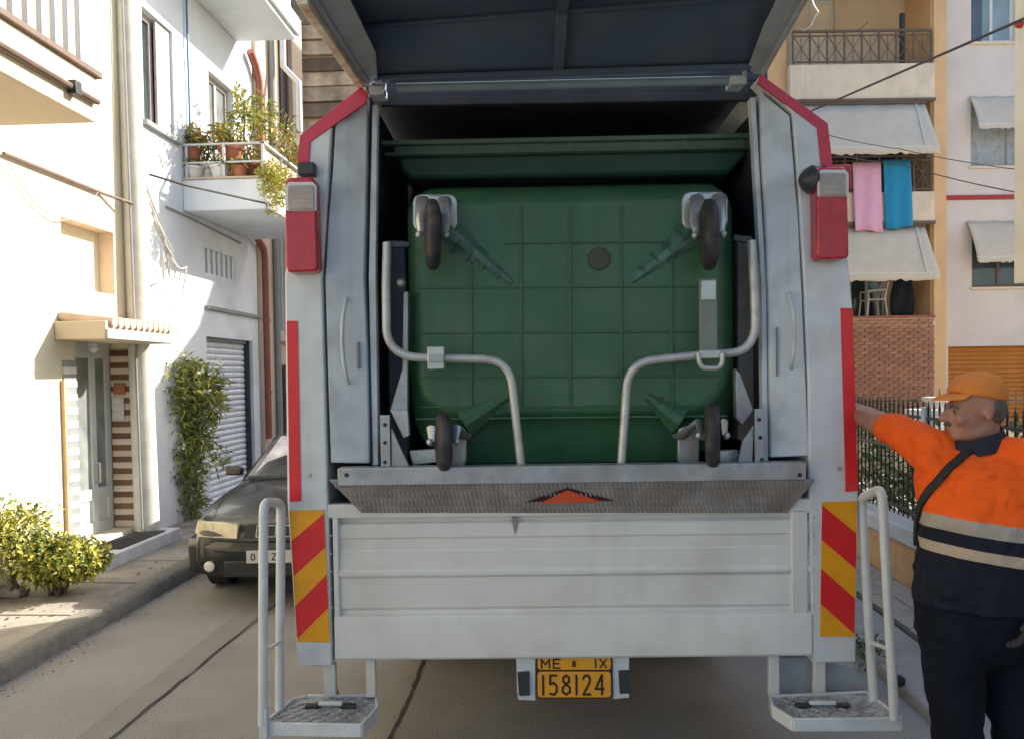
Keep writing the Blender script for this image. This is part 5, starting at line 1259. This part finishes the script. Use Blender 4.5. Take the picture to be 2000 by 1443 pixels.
# white plastic chair on the lowest balcony
chp = A.hy(1705, 615, .35); cz_ = zt3
chair = thing('plastic_chair', (chp.x, .35, cz_), label='white plastic chair on the lowest balcony above the brick wall', cat='chair', fr=A)
cx_ = chp.x
b = ab(); b.box(cx_-.22, cx_+.22, .13, .57, cz_+.40, cz_+.43); b.build('seat', m_plast, chair, bevel=.01)
for sx in (-1, 1):
    for sy in (0, 1):
        b = ab(); b.bar((cx_+sx*.24, .12+.46*sy, cz_), (cx_+sx*.2, .15+.40*sy, cz_+.41), .045, .03); b.build('leg', m_plast, chair, bevel=.005)
for sy in (0, 1):
    b = ab(); b.tube([(cx_-.2, .13+.44*sy, cz_+.43), (cx_-.2, .13+.44*sy, cz_+.62), (cx_+.2, .13+.44*sy, cz_+.64)], .02, 8); b.build('arm_rest', m_plast, chair)
b = ab(); b.tube([(cx_+.18, .15, cz_+.42), (cx_+.27, .16, cz_+.8), (cx_+.29, .35, cz_+.9), (cx_+.27, .54, cz_+.8), (cx_+.18, .55, cz_+.42)], .025, 8); b.build('back_frame', m_plast, chair)
for i in range(3):
    b = ab(); b.bar((cx_+.2, .22+.13*i, cz_+.43), (cx_+.285, .24+.11*i, cz_+.88), .03, .014); b.build('back_slat', m_plast, chair)
# antenna stick and things on the top balcony
b = ab(); b.bar(A.hy(1677, 60, BP+.1), A.hy(1695, 44, BP+.1), .02, .02); o = b.build('wooden_stick', m_iron); tag(o, 'short stick leaning over the top balcony railing', 'stick')
p = A.hy(1762, 60, .1); b = ab(); b.box(p.x-.05, p.x+.05, .05, .15, zt1, az(1762, 27, .1)); o = b.build('dark_post', m_blackp, bevel=.01); tag(o, 'dark upright post standing on the top balcony', 'post')

# ------------------------------------------------------------------ white block beside it
wb = thing('white_block', (R1+2, .4, 0), label='pale plastered block with scalloped window awnings and an orange-brown shutter', cat='building', fr=A)
WY = .25
def wx(px, py=300): return A.hy(px, py, WY).x
def wz(px, py): return A.hy(px, py, WY).z
E1 = R1+6.5
W = [(wx(1897, 60), wx(1982, 60), wz(1930, 83), wz(1930, -60)), (wx(1896, 290), wx(2045, 290), wz(1930, 325), wz(1930, 195)), (wx(1898, 540), wx(2060, 540), wz(1930, 561), wz(1930, 440)), (wx(1852, 700), wx(2030, 700), -.1, wz(1930, 676))]
b = ab(); facade(b, lambda u, z, d: (u, WY+d, z), R1+.002, E1, -.2, 14, W, .18); b.build('wall', m_wall2, wb, smooth=0)
b = ab(); b.box(R1+.01, E1-.01, WY+.231, 6, -.2, 13.9); b.build('block_body', m_wall2, wb)
PW = lambda u, z, d: (u, WY+d, z)
window(PW, *W[0], .08, wb, m_alu, m_glassb, 1, .07, A); window(PW, *W[1], .08, wb, m_grey, m_peach if False else m_cheek, 1, .04, A); window(PW, *W[2], .08, wb, m_brownw, m_glassd, 2, .06, A)
b = ab(); pbox(b, PW, W[0][0]+.03, W[0][0]+.26, W[0][2]+.05, W[0][3]-.1, .02, .07); b.build('dark_curtain', m_navy, wb)
for w_ in W[:3]:
    b = ab(); b.box(w_[0]-.05, w_[1]+.05, WY-.06, WY-.001, w_[2]-.06, w_[2]-.002); b.build('window_sill', m_slabf, wb, bevel=.008)
awning(1891, 2050, 188, 251, 2050, .42, y0=WY-.02, parent=wb, val=10, side=False, slack=-.12, roll=False)
awning(1887, 2060, 431, 512, 2060, .45, y0=WY-.02, parent=wb, val=12, side=False, slack=-.12, roll=False)
b = ab(); b.box(R1+.003, E1, WY-.03, WY-.001, wz(1900, 391), wz(1900, 382)); b.build('red_band', m_redstr, wb)
so = None; shp = .105; zt_ = W[3][3]
b = ab(); pbox(b, PW, W[3][0]+.002, W[3][1]-.002, -.1, W[3][3]-.002, .14, .16); osh = b.build('roller_shutter', m_orange, wb)
for i in range(29):
    z = zt_-.03-(i+1)*shp
    if so is None:
        b = ab(); b.prism([(W[3][0]+.02, WY+.135, z+.004), (W[3][0]+.02, WY+.11, z+.004), (W[3][0]+.02, WY+.085, z+shp*.5), (W[3][0]+.02, WY+.11, z+shp-.006), (W[3][0]+.02, WY+.135, z+shp-.006)], (W[3][1]-W[3][0]-.04, 0, 0)); so = b.build('slat', m_orange, osh, smooth=0); MSO = WM[so.name].copy(); z_so = z
    else: rep(so, osh, Matrix.Translation((0, 0, z-z_so)) @ MSO)

# nearer cream house whose upper floor overhangs at the right edge
YO = 11.0
q = S.hy(1981, 300, YO+.9); zo = S.hy(1985, 541, YO).z
rh = thing('overhanging_house', (q.x+2, YO, 0), label='cream house whose overhanging upper floor shows at the right edge', cat='house')
b = MB(); b.box(q.x, q.x+5, -8, YO+.9, zo, 7.4); b.build('upper_floor', m_cream, rh, bevel=.01)
b = MB(); b.box(q.x+1.2, q.x+5, -8, YO+.5, 0, zo-.002); b.build('lower_wall', m_cream, rh)
p = S.hx(1996, 48, q.x); b = MB(); b.lathe((q.x-.001, p.y, p.z), (-1, 0, 0), [(0, .05), (.06, .05), (.09, .03)], 12); b.build('cable_hook', m_redstr, rh)
# unseen wedge added behind the truck, shaped to throw the shade on the garage
nb = thing('shade_wedge_house', (4.6, 16, 0), label='unseen wedge house added behind the truck on the right to shade the garage', cat='house')
b = MB(); b.hexa([(3.12,12.8,0),(3.22,12.8,0),(4.25,17.5,0),(3.12,17.5,0),(3.12,12.8,6.75),(3.22,12.8,6.75),(4.25,17.5,9.8),(3.12,17.5,9.8)]); b.build('wall', m_apt, nb)
b = MB(); b.hexa([(3.06,12.75,6.74),(3.26,12.75,6.74),(4.30,17.55,9.86),(3.06,17.55,9.86),(3.06,12.75,6.85),(3.26,12.75,6.85),(4.30,17.55,9.97),(3.06,17.55,9.97)]); b.build('roof', m_terr, nb)
for zz in (1.2, 4.2):
    window(lambda u, z, d: (3.12-.03+d, u, z), 15.4, 16.5, zz, zz+1.5, 0, nb, m_alu, m_glassd)

# overhead cables on the right
def aw(px, py, y): return A.M @ A.hy(px, py, y)
cable('overhead_cable', [aw(1560, 228, -3.2), S.hy(2010, 33, 9)], .017, m_cable, 'thick overhead cable slanting up across the pale block', .0)
cable('overhead_cable', [aw(1600, 260, -2.0), aw(1760, 292, -2.0), S.hy(1990, 332, 13)], .008, m_cable, 'upper of two thin overhead cables below the thick one', .03)
cable('overhead_cable', [aw(1600, 296, -2.2), aw(1760, 322, -2.2), S.hy(1990, 377, 12.4)], .011, m_cable, 'lower of two thin overhead cables crossing the ochre pier', .03)
cable('white_cable', [S.hy(1578, -20, 12), S.hy(1590, 12, 12), S.hy(1598, 24, 12), S.hy(1583, 52, 12), S.hy(1570, 60, 12)], .012, m_cablel, 'white bent cable hanging beside the raised hatch', 0)

# ------------------------------------------------------------------ right pavement, fence, hedge
RX0, RX1 = 1.93, 2.82
b = MB(); b.box(RX0, RX0+.42, -6, 13.8, -.1, .06); structure(b, 'gutter_strip', m_conc2, bevel=.02)
b = MB(); b.box(RX0+.421, RX1+.3, -6, 13.8, -.1, .072); pv = structure(b, 'pavement', m_grout)
sl = None; rg = random.Random(81); nn = 0
for j in range(26):
    for i in range(2):
        y = 2.2+j*.41; x = RX0+.44+i*.225
        if sl is None:
            b = MB(); b.box(x, x+.215, y, y+.40, .074, .088); sl = b.build('paving_slab', m_slab, pv, bevel=.004, seg=1); MSL = WM[sl.name].copy(); xs0, ys0 = x, y
        else: rep(sl, pv, Matrix.Translation((x-xs0, y-ys0, rg.uniform(-.003, .003))) @ MSL)
fen = thing('iron_fence', (RX1+.1, 7, .07), label='black spiked iron fence on a low orange wall with white coping', cat='fence')
b = MB(); b.box(RX1+.02, RX1+.22, 2, 11.9, .0, .42); b.build('low_wall', m_orgw, fen, bevel=.008)
b = MB(); b.box(RX1-.02, RX1+.26, 2, 11.9, .421, .56); b.build('coping', m_coping, fen, bevel=.012)
fx0 = RX1+.12
for z in (.66, 1.17, 1.45):
    b = MB(); b.bar((fx0, 2, z), (fx0, 11.9, z), .035 if z < 1.4 else .03, .022); b.build('fence_rail', m_fence if z != 1.17 else m_iron, fen)
fb = None
for i in range(108):
    y = 2.05+i*.0915
    if fb is None:
        b = MB(); b.tube([(fx0, y, .59), (fx0, y, 1.52), (fx0, y, 1.525), (fx0, y, 1.59)], [.0072, .0072, .011, .002], 6); fb = b.build('fence_bar', m_fence, fen); MFB = WM[fb.name].copy(); yb0 = y
    else: rep(fb, fen, Matrix.Translation((0, y-yb0, 0)) @ MFB)
for y in (6.48, 9.2):
    b = MB(); b.box(fx0-.03, fx0+.03, y-.03, y+.03, .561, 1.54); b.build('fence_post', m_coping, fen, bevel=.006)
b = MB(); rg = random.Random(91)
hd = thing('green_hedge', (RX1+1.1, 8.5, .0), label='green hedge growing behind the black iron fence', cat='hedge')
clumps(b, 150, 34, (RX1+.95, 8.2, .72), (.5, 4.2, .52), .085, rg, 3, .6, .6); b.build('foliage', [m_leafd, m_leafm, m_leafm], hd, smooth=0, fix=False)
stems((RX1+.9, 8.2, 0), [(RX1+.9+rg.uniform(-.2, .2), 8.2+rg.uniform(-3, 3), .8) for _ in range(12)], .02, rg, m_bark, hd)
b = MB(); b.box(RX1+.3, 14, 2, 18.5, -.06, .02); structure(b, 'front_yard', m_conc)
# gate pillars with caps beside the brick wall
for (x0, x1, y0, label) in ((1790, 1838, 800, 'white gate pillar with flat cap in front of the brick wall'), (1822, 1856, 776, 'second white gate pillar, taller, further right behind the worker')):
    Y = 12.2 if y0 == 800 else 13.4
    p = S.hy(x0, y0, Y); q = S.hy(x1, y0, Y)
    t = thing('gate_pillar', (p.x, Y, 0), label=label, cat='pillar', group='white gate pillars')
    b = MB(); b.box(p.x+.06, q.x-.06, Y, Y+.35, 0, p.z-.09); b.build('shaft', m_coping, t, bevel=.01)
    b = MB(); b.box(p.x, q.x, Y-.06, Y+.41, p.z-.089, p.z); b.build('cap', m_coping, t, bevel=.012)
# far fence at the end of the yard
ff = thing('yard_fence', (6, 14.2, 0), label='thin brown iron fence across the yard in front of the apartment block', cat='fence')
b = MB(); b.box(3.4, 11, 14.2, 14.35, 0, .75); b.build('low_wall', m_beigewall, ff, bevel=.01)
for z in (.9, 1.28):
    b = MB(); b.bar((3.4, 14.27, z), (11, 14.27, z), .03, .03); b.build('fence_rail', m_iron, ff)
f2 = None
for i in range(58):
    x = 3.45+i*.13
    if f2 is None:
        b = MB(); b.tube([(x, 14.27, .75), (x, 14.27, 1.38), (x, 14.27, 1.5)], [.011, .012, .002], 6); f2 = b.build('fence_bar', m_iron, ff); M2 = WM[f2.name].copy(); x2_ = x
    else: rep(f2, ff, Matrix.Translation((x-x2_, 0, 0)) @ M2)
p = S.hy(1990, 850, 9.5); rg = random.Random(95)
rb = thing('red_leaved_shrub', (p.x+.15, 9.5, 0), label='dark red shrub behind the fence at the right edge', cat='shrub')
b = MB(); clumps(b, 22, 40, (p.x+.22, 9.5, p.z-.2), (.35, .3, .3), .08, rg, 2, .5, .6); b.build('foliage', [m_leafr, m_leafr], rb, smooth=0, fix=False)
stems((p.x+.2, 9.5, 0), [(p.x+.2+rg.uniform(-.2, .2), 9.5, p.z-.1) for _ in range(4)], .02, rg, m_bark, rb)
# weeds and stones in the gutter
for i, (px, py, n_, label) in enumerate(((1706, 1275, 40, 'small green weed growing by the right kerb'), (1700, 1300, 26, 'tiny weed at the foot of the right hand rail'))):
    p = S.hz(px, py, .02); rg = random.Random(100+i); b = MB(); leaves(b, n_, p+Vector((0, 0, .06)), (.09, .09, .06), .07, rg, 2); o = b.build('weed', [m_leafd, m_leafm], smooth=0, fix=False); tag(o, label, 'weed')
p = S.hz(1752, 1335, .06); b = MB(); b.ell(p+Vector((0, 0, .02)), (.05, .035, .035), 8, 5); o = b.build('dark_stone', m_black, smooth=60); tag(o, 'dark stone lying on the gutter strip beside the hand rail', 'stone')
# ------------------------------------------------------------------ worker
pw = S.hy(1905, 728, 2.95)
K = Fr((pw.x, 2.95, 0), radians(3.17))
def kp(px, py, y=0.): return K.hy(px, py, y)
def kb(): return MB(K)
man = thing('person', (0, 0, 0), label='worker in orange cap and orange and navy high-visibility shirt standing beside the truck', cat='person', fr=K)
def organic(b, name, m, parent, vox, sm=6, disp=None):
    o = b.build(name, m, parent, smooth=180, fix=False)
    r = o.modifiers.new('remesh', 'REMESH'); r.mode = 'VOXEL'; r.voxel_size = vox; r.use_smooth_shade = True
    s = o.modifiers.new('smooth', 'SMOOTH'); s.factor = .5; s.iterations = sm
    if disp:
        for i, (sz, st_) in enumerate(disp):
            t = bpy.data.textures.new(name+'_fold', 'CLOUDS'); t.noise_scale = sz; t.noise_depth = 2
            d = o.modifiers.new('folds', 'DISPLACE'); d.texture = t; d.strength = st_; d.mid_level = .5; d.texture_coords = 'LOCAL'
    return o
# --- body: head in profile to the left, neck, arms, hands, legs as one surface
hd_ = kp(1904, 792, 0); hz0 = hd_.z; hxc = hd_.x
RH = radians(-7)                               # head turned a little toward the camera
def turn(mb, i0=0):
    for i in range(i0, len(mb.v)):
        v = mb.v[i]; x, y = v.x-hxc, v.y; mb.v[i] = Vector((hxc+x*cos(RH)-y*sin(RH), x*sin(RH)+y*cos(RH), v.z))
    return mb
b = kb()
b.ell((hxc+.008, 0, hz0+.016), (.090, .074, .096), 28, 18)            # skull
b.ell((hxc-.030, 0, hz0-.050), (.062, .060, .086), 24, 14)            # face
b.ell((hxc-.055, 0, hz0-.104), (.036, .040, .030), 20, 12)            # chin
b.ell((hxc-.012, 0, hz0-.092), (.060, .060, .042), 20, 12)            # jaw
b.ell((hxc-.080, 0, hz0+.000), (.015, .046, .013), 16, 10)            # brow
b.caps((hxc-.088, 0, hz0-.010), (hxc-.112, 0, hz0-.044), .009, .014, 12)   # nose
b.ell((hxc-.099, .012, hz0-.049), (.013, .010, .009)); b.ell((hxc-.099, -.012, hz0-.049), (.013, .010, .009))
b.ell((hxc-.088, 0, hz0-.076), (.012, .024, .007), 14, 8); b.ell((hxc-.086, 0, hz0-.087), (.011, .021, .008), 14, 8)   # lips
for s_ in (-1, 1):
    b.ell((hxc-.058, s_*.040, hz0-.046), (.028, .022, .026), 14, 8)         # cheeks
    b.ell((hxc+.018, s_*.074, hz0-.020), (.018, .009, .030), 14, 10, Matrix.Rotation(.2, 3, 'Y')); b.ell((hxc+.016, s_*.077, hz0-.043), (.009, .007, .012), 10, 8)   # ears
turn(b)
shz = kp(1900, 862, 0).z
b.caps((hxc+.022, .0, hz0-.06), (hxc+.030, .02, shz-.03), .058, .070, 20)    # neck
# torso and pelvis (under the clothes)
tx = kp(1903, 1000, 0).x
R_ = Matrix.Rotation(radians(-38), 3, 'Z')         # chest turned toward camera and truck
b.ell((tx+.02, .03, shz-.18), (.155, .11, .16), 22, 14, R_); b.ell((tx+.02, 0, shz-.40), (.15, .13, .24), 22, 14, R_)
b.ell((tx+.0, .0, .98), (.16, .13, .12), 22, 14, R_)
# right arm reaching to the controls at the side of the truck
sh = kp(1820, 872, .05); el = kp(1718, 827, .36); ha = kp(1656, 796, .80)
b.caps((tx-.05, .05, shz-.10), sh, .06, .05, 18); b.caps(sh, el, .044, .043, 18)
b.caps(el, el.lerp(ha, .45), .050, .046, 16); b.caps(el.lerp(ha, .42), ha, .046, .033, 16)
fd = (ha-el).normalized(); up_ = Vector((0, 0, 1)); sd_ = fd.cross(up_).normalized(); uu = sd_.cross(fd)
def hand(b, w0, fd, uu, sd_, curl=.7, side=1):
    pc_ = w0+fd*.045
    Rm = Matrix((fd, uu, sd_)).transposed()
    b.ell(w0+fd*.05, (.052, .040, .017), 16, 10, Rm)
    for i, (o_, L) in enumerate(((.030, .070), (.011, .078), (-.009, .073), (-.027, .058))):
        p = w0+fd*.085+uu*o_; d = fd.copy(); r = .0092
        for j in range(3):
            l_ = L*(.45, .32, .25)[j]; d = (d*cos(curl*(.5 if j == 0 else .8))+sd_*side*sin(curl*(.5 if j == 0 else .8))).normalized()
            q_ = p+d*l_; b.caps(p, q_, r, r*.93, 10); p = q_; r *= .93
    p = w0+fd*.03+uu*.030; q_ = p+(fd*.6+uu*.7+sd_*side*.4).normalized()*.042; b.caps(p, q_, .013, .0105, 10); b.caps(q_, q_+(fd*.85+uu*.15+sd_*side*.5).normalized()*.032, .0105, .009, 10)
hand(b, ha, fd, uu, -sd_, .75)
# left arm hanging at the right edge
s2 = kp(2000, 893, -.08); e2 = kp(2030, 1060, -.06); h2 = kp(2003, 1180, -.12)
b.caps((tx+.05, .03, shz-.08), s2, .07, .06, 18); b.caps(s2, e2, .058, .045, 16); b.caps(e2, h2, .044, .029, 16)
f2_ = (h2-e2).normalized(); n2 = f2_.cross(Vector((0, 1, 0))).normalized()
hand(b, h2, f2_, Vector((0, -1, 0)), -n2, .45)
# legs
hipR = kp(1860, 1215, -.02); hipL = kp(1955, 1215, .03)
knR = kp(1868, 1410, -.06); knL = kp(1985, 1410, -.03)
anR = Vector((knR.x+.03, knR.y+.03, .10)); anL = Vector((knL.x+.03, knL.y+.04, .10))
for a_, c_, d_ in ((hipR, knR, anR), (hipL, knL, anL)):
    b.caps(a_, c_, .095, .062, 18); b.caps(c_, d_, .060, .042, 16); b.caps(d_+Vector((.0, 0, -.03)), d_+Vector((-.10, -.10, -.06)), .045, .038, 14)
organic(b, 'body', m_skin, man, .0065, 4)
# eyes and brows
for s_ in (-1, 1):
    b = kb(); b.ell((hxc-.075, s_*.030, hz0-.019), (.009, .011, .008), 12, 8); turn(b); e_ = b.build('eye', m_eye, man, smooth=180)
    b = kb(); b.ell((hxc-.0825, s_*.031, hz0-.020), (.003, .006, .006), 10, 6); turn(b); b.build('pupil', m_ink, e_, smooth=180)
    b = kb(); b.tube([(hxc-.092, s_*.013, hz0-.004), (hxc-.089, s_*.030, hz0+.001), (hxc-.076, s_*.047, hz0-.004)], [.003, .005, .003], 8); turn(b); b.build('eyebrow', m_hair, man, smooth=180)
# hair at the back and sides below the cap, stubble of a short beard
b = kb(); b.ell((hxc+.040, 0, hz0-.002), (.062, .0755, .060), 24, 14); b.ell((hxc+.052, 0, hz0-.036), (.045, .060, .036), 20, 12); turn(b); organic(b, 'hair', m_hair, man, .006, 3)
b = kb(); b.ell((hxc-.094, 0, hz0-.067), (.009, .027, .006), 14, 8); turn(b); b.build('moustache', m_hair, man, smooth=180)
# --- cap: crown, brim, button
b = kb(); cz0 = hz0+.024; rows = []
NN = 32
prof = [(0, 1.0, 0), (.025, 1.01, 0), (.05, .97, .002), (.075, .85, .006), (.092, .66, .008), (.104, .38, .010), (.108, .06, .010)]
rings = []
for h_, s_, o_ in prof:
    ring_ = []
    for k in range(NN):
        t = 2*pi*k/NN; x = .098*s_*cos(t)+.008+o_; yv = .082*s_*sin(t)
        tilt = -.20*(x)                         # cap sits lower at the back
        ring_.append((hxc+x, yv, cz0+h_*.93+tilt*(1-h_/.12)-.004*(1+cos(6*t))*(.5 if 0 < h_ < .1 else 0)))
    rings.append(ring_)
b.loft(rings); turn(b); cp_ = b.build('cap', m_cap, man, smooth=60)
sb2 = cp_.modifiers.new('s', 'SUBSURF'); sb2.levels = 1; sb2.render_levels = 2
# brim
b = kb(); top = []; bot = []
rows = []
for i in range(9):
    a = i/8; th = (a*2-1)*1.12
    rin = Vector((hxc-.086*cos(th)+.004, .078*sin(th), cz0+.022))
    ext = .070*max(.02, cos(th*1.1))**.8
    rout = Vector((rin.x-ext*cos(th*.35), rin.y*1.03, rin.z-.010-.22*ext-.012*(1-cos(th))))
    rows.append([rin, rin.lerp(rout, .5)+Vector((0, 0, .004)), rout])
b.sheet(rows); turn(b); br_ = b.build('brim', m_cap, cp_, smooth=60, fix=False)
md = br_.modifiers.new('t', 'SOLIDIFY'); md.thickness = .006; md.offset = 0; sb2 = br_.modifiers.new('s', 'SUBSURF'); sb2.levels = 1; sb2.render_levels = 2
b = kb(); b.ell((hxc+.018, 0, cz0+.101), (.010, .010, .005), 12, 6); turn(b); b.build('cap_button', m_cap, cp_, smooth=180)
# --- shirt: orange above, navy below, two grey reflective bands that wrap the body
m_shirt = bpy.data.materials.new('high_visibility_shirt'); m_shirt.use_nodes = True
n_ = m_shirt.node_tree.nodes; l_ = m_shirt.node_tree.links; p_ = n_['Principled BSDF']; p_.inputs['Roughness'].default_value = .85; p_.inputs['Specular IOR Level'].default_value = .2
tc = n_.new('ShaderNodeTexCoord'); sx_ = n_.new('ShaderNodeSeparateXYZ'); l_.new(tc.outputs['Object'], sx_.inputs[0])
cr_n = n_.new('ShaderNodeValToRGB'); cr_n.color_ramp.interpolation = 'CONSTANT'
SH_LO, SH_HI = .80, 1.75
mrn = n_.new('ShaderNodeMapRange')
nz_ = n_.new('ShaderNodeTexNoise'); nz_.inputs['Scale'].default_value = 9; nz_.inputs['Detail'].default_value = 5; nz_.inputs['Distortion'].default_value = .8; l_.new(tc.outputs['Object'], nz_.inputs[0])
bp_ = n_.new('ShaderNodeBump'); bp_.inputs['Distance'].default_value = .022; l_.new(nz_.outputs[0], bp_.inputs['Height']); l_.new(bp_.outputs[0], p_.inputs['Normal'])
hem = kp(1800, 1172, 0).z
b = kb()
rings = []
def tring(z, cx, cy, rx, ry, rot=-38, n=36, e=2.3):
    out = []; R2 = Matrix.Rotation(radians(rot), 3, 'Z')
    for k in range(n):
        t = 2*pi*k/n; c, s = cos(t), sin(t)
        v = R2 @ Vector((rx*abs(c)**(2/e)*(1 if c > 0 else -1), ry*abs(s)**(2/e)*(1 if s > 0 else -1), 0)); out.append((cx+v.x, cy+v.y, z))
    return out
def zpx(py): return kp(1900, py, 0).z
def tr(py, xl_, xr_, ry, cy=0.0):
    a_, c_ = kp(xl_, py, 0).x, kp(xr_, py, 0).x; w_ = (c_-a_)/2
    return tring(zpx(py), (a_+c_)/2, cy, w_*1.0, ry, rot=-20)
b.loft([tr(1176, 1792, 2028, .185, -.01), tr(1130, 1796, 2030, .19, -.02), tr(1070, 1796, 2030, .20, -.03), tr(1010, 1796, 2026, .195, -.02), tr(960, 1798, 2022, .18, -.01), tr(910, 1802, 2016, .165, .0), tr(893, 1812, 2008, .135, .02), tr(878, 1842, 1998, .105, .04), tr(866, 1872, 1978, .080, .055)])
# collar opening is covered by the collar; sleeves
slv = sh.lerp(el, .80); b.caps(sh+Vector((.02, 0, -.01)), slv, .074, .060, 20); b.caps((tx-.05, .05, shz-.105), sh, .085, .072, 18); b.caps(kp(1815, 905, .0), kp(1770, 862, .2), .05, .04, 16)
b.caps((tx+.05, .03, shz-.07), s2, .085, .080, 18); b.caps(s2, s2.lerp(e2, .95), .080, .068, 20)
shirt = organic(b, 'shirt', m_shirt, man, .008, 10, [(.17, .034), (.06, .020)])
oz = (shirt.matrix_basis.translation.z)     # shirt origin height above the feet
def rel(py): return zpx(py)-oz
lo_, hi_ = rel(1230), rel(800)
l_.new(mrn.outputs[0], cr_n.inputs[0]); mrn.inputs[1].default_value = lo_; mrn.inputs[2].default_value = hi_
ad = n_.new('ShaderNodeMath'); ad.operation = 'MULTIPLY_ADD'; ad.inputs[1].default_value = .13; l_.new(sx_.outputs['X'], ad.inputs[0]); l_.new(sx_.outputs['Z'], ad.inputs[2]); l_.new(ad.outputs[0], mrn.inputs[0])
def pos(py): return (rel(py)-lo_)/(hi_-lo_)
el_ = cr_n.color_ramp.elements
NAV = (.011, .014, .026, 1); ORG = (.86, .115, .012, 1); GR = (.36, .32, .27, 1); GR2 = (.42, .34, .25, 1)
el_[0].position = 0; el_[0].color = NAV; el_[1].position = pos(1080); el_[1].color = GR2
for py, c_ in ((1060, NAV), (1036, GR), (1009, ORG)): e = el_.new(pos(py)); e.color = c_
l_.new(cr_n.outputs[0], p_.inputs['Base Color'])
# collar and shoulder strap
b = kb(); nc = kp(1906, 854, .01); rr_ = []
for k in range(32):
    t = 2*pi*k/32; x = .092*cos(t); yv = .084*sin(t); rr_.append((nc.x+x, nc.y+yv, nc.z+.16*x+.16*yv-.006-.016*max(0, cos(t-radians(215)))**6))
def cl(f, dz): return [(nc.x+(x-nc.x)*f, nc.y+(y-nc.y)*f, z+dz) for x, y, z in rr_]
b.loft([cl(1.14, -.030), cl(1.08, .0), cl(.95, .034), cl(.88, .032), cl(.90, -.02)], cap=False)
co = b.build('collar', m_navyc, man, smooth=60)
from mathutils.bvhtree import BVHTree
bpy.context.view_layer.update(); dg = bpy.context.evaluated_depsgraph_get()
se = shirt.evaluated_get(dg); bvh = BVHTree.FromObject(shirt, dg); MW = WM[shirt.name]; MI = MW.inverted()
pts = [(1952,836),(1940,850),(1922,864),(1902,877),(1882,891),(1862,908),(1843,927),(1826,946),(1812,964),(1802,982),(1796,1002),(1793,1030),(1792,1065)]
pts = [(a[0]+(c[0]-a[0])*k/4, a[1]+(c[1]-a[1])*k/4) for a, c in zip(pts, pts[1:]) for k in range(4)]+[pts[-1]]
P = []; N = []
for px, py in pts:
    o_, d_ = S.ray(px, py); h_ = bvh.ray_cast(MI @ o_, (MI.to_3x3() @ d_).normalized())
    if h_[0] is None: continue
    P.append(MW @ h_[0]); N.append((MW.to_3x3() @ h_[1]).normalized())
for _ in range(2):
    P = [P[0]]+[(P[i-1]+P[i]*2+P[i+1])/4 for i in range(1, len(P)-1)]+[P[-1]]; N = [N[0]]+[(N[i-1]+N[i]*2+N[i+1]).normalized() for i in range(1, len(N)-1)]+[N[-1]]
P.insert(0, nc+Vector((.085, .05, .01)) if False else K.M @ (nc+Vector((.088, .03, .045)))); N.insert(0, Vector((.6, -.7, .4)).normalized())
b = MB(); rows = []
for i, p in enumerate(P):
    d = (P[min(i+1, len(P)-1)]-P[max(i-1, 0)]).normalized(); s_ = d.cross(N[i]).normalized()*.0135; o_ = N[i]*.013
    rows.append([p-s_+o_, p+s_+o_, p+s_*.9-o_*.3, p-s_*.9-o_*.3])
b.loft(rows); so_ = b.build('shoulder_strap', m_strap, man, smooth=50)
# --- trousers
b = kb()
b.ell((tx, 0, zpx(1245)), (.185, .15, .115), 22, 14)
b.loft([tr(1245, 1800, 2020, .155, 0), tr(1190, 1798, 2022, .17, -.005), tr(1155, 1800, 2020, .175, -.005)])
for a_, c_, d_ in ((hipR, knR, anR), (hipL, knL, anL)):
    b.caps(a_, c_, .122, .086, 20); b.caps(c_, d_, .084, .075, 18)
organic(b, 'trousers', m_trou, man, .009, 8, [(.14, .028), (.05, .010)])
# --- boots
for d_, s_ in ((anR, 0), (anL, 1)):
    b = kb(); b.caps(d_+Vector((0, 0, .06)), d_+Vector((0, 0, -.02)), .062, .060, 16); b.caps(d_+Vector((.02, .02, -.05)), d_+Vector((-.14, -.12, -.058)), .052, .044, 16)
    o = organic(b, 'boot', m_black, man, .008, 4)
# glove on the hanging hand
b = kb(); b.caps(h2-f2_*.03, h2+f2_*.03, .040, .036, 14); hand(b, h2, f2_, Vector((0, -1, 0)), -n2, .45)
g_ = organic(b, 'glove', m_glove, man, .005, 2); dd_ = g_.modifiers.new('puff', 'DISPLACE'); dd_.strength = .004; dd_.mid_level = 0
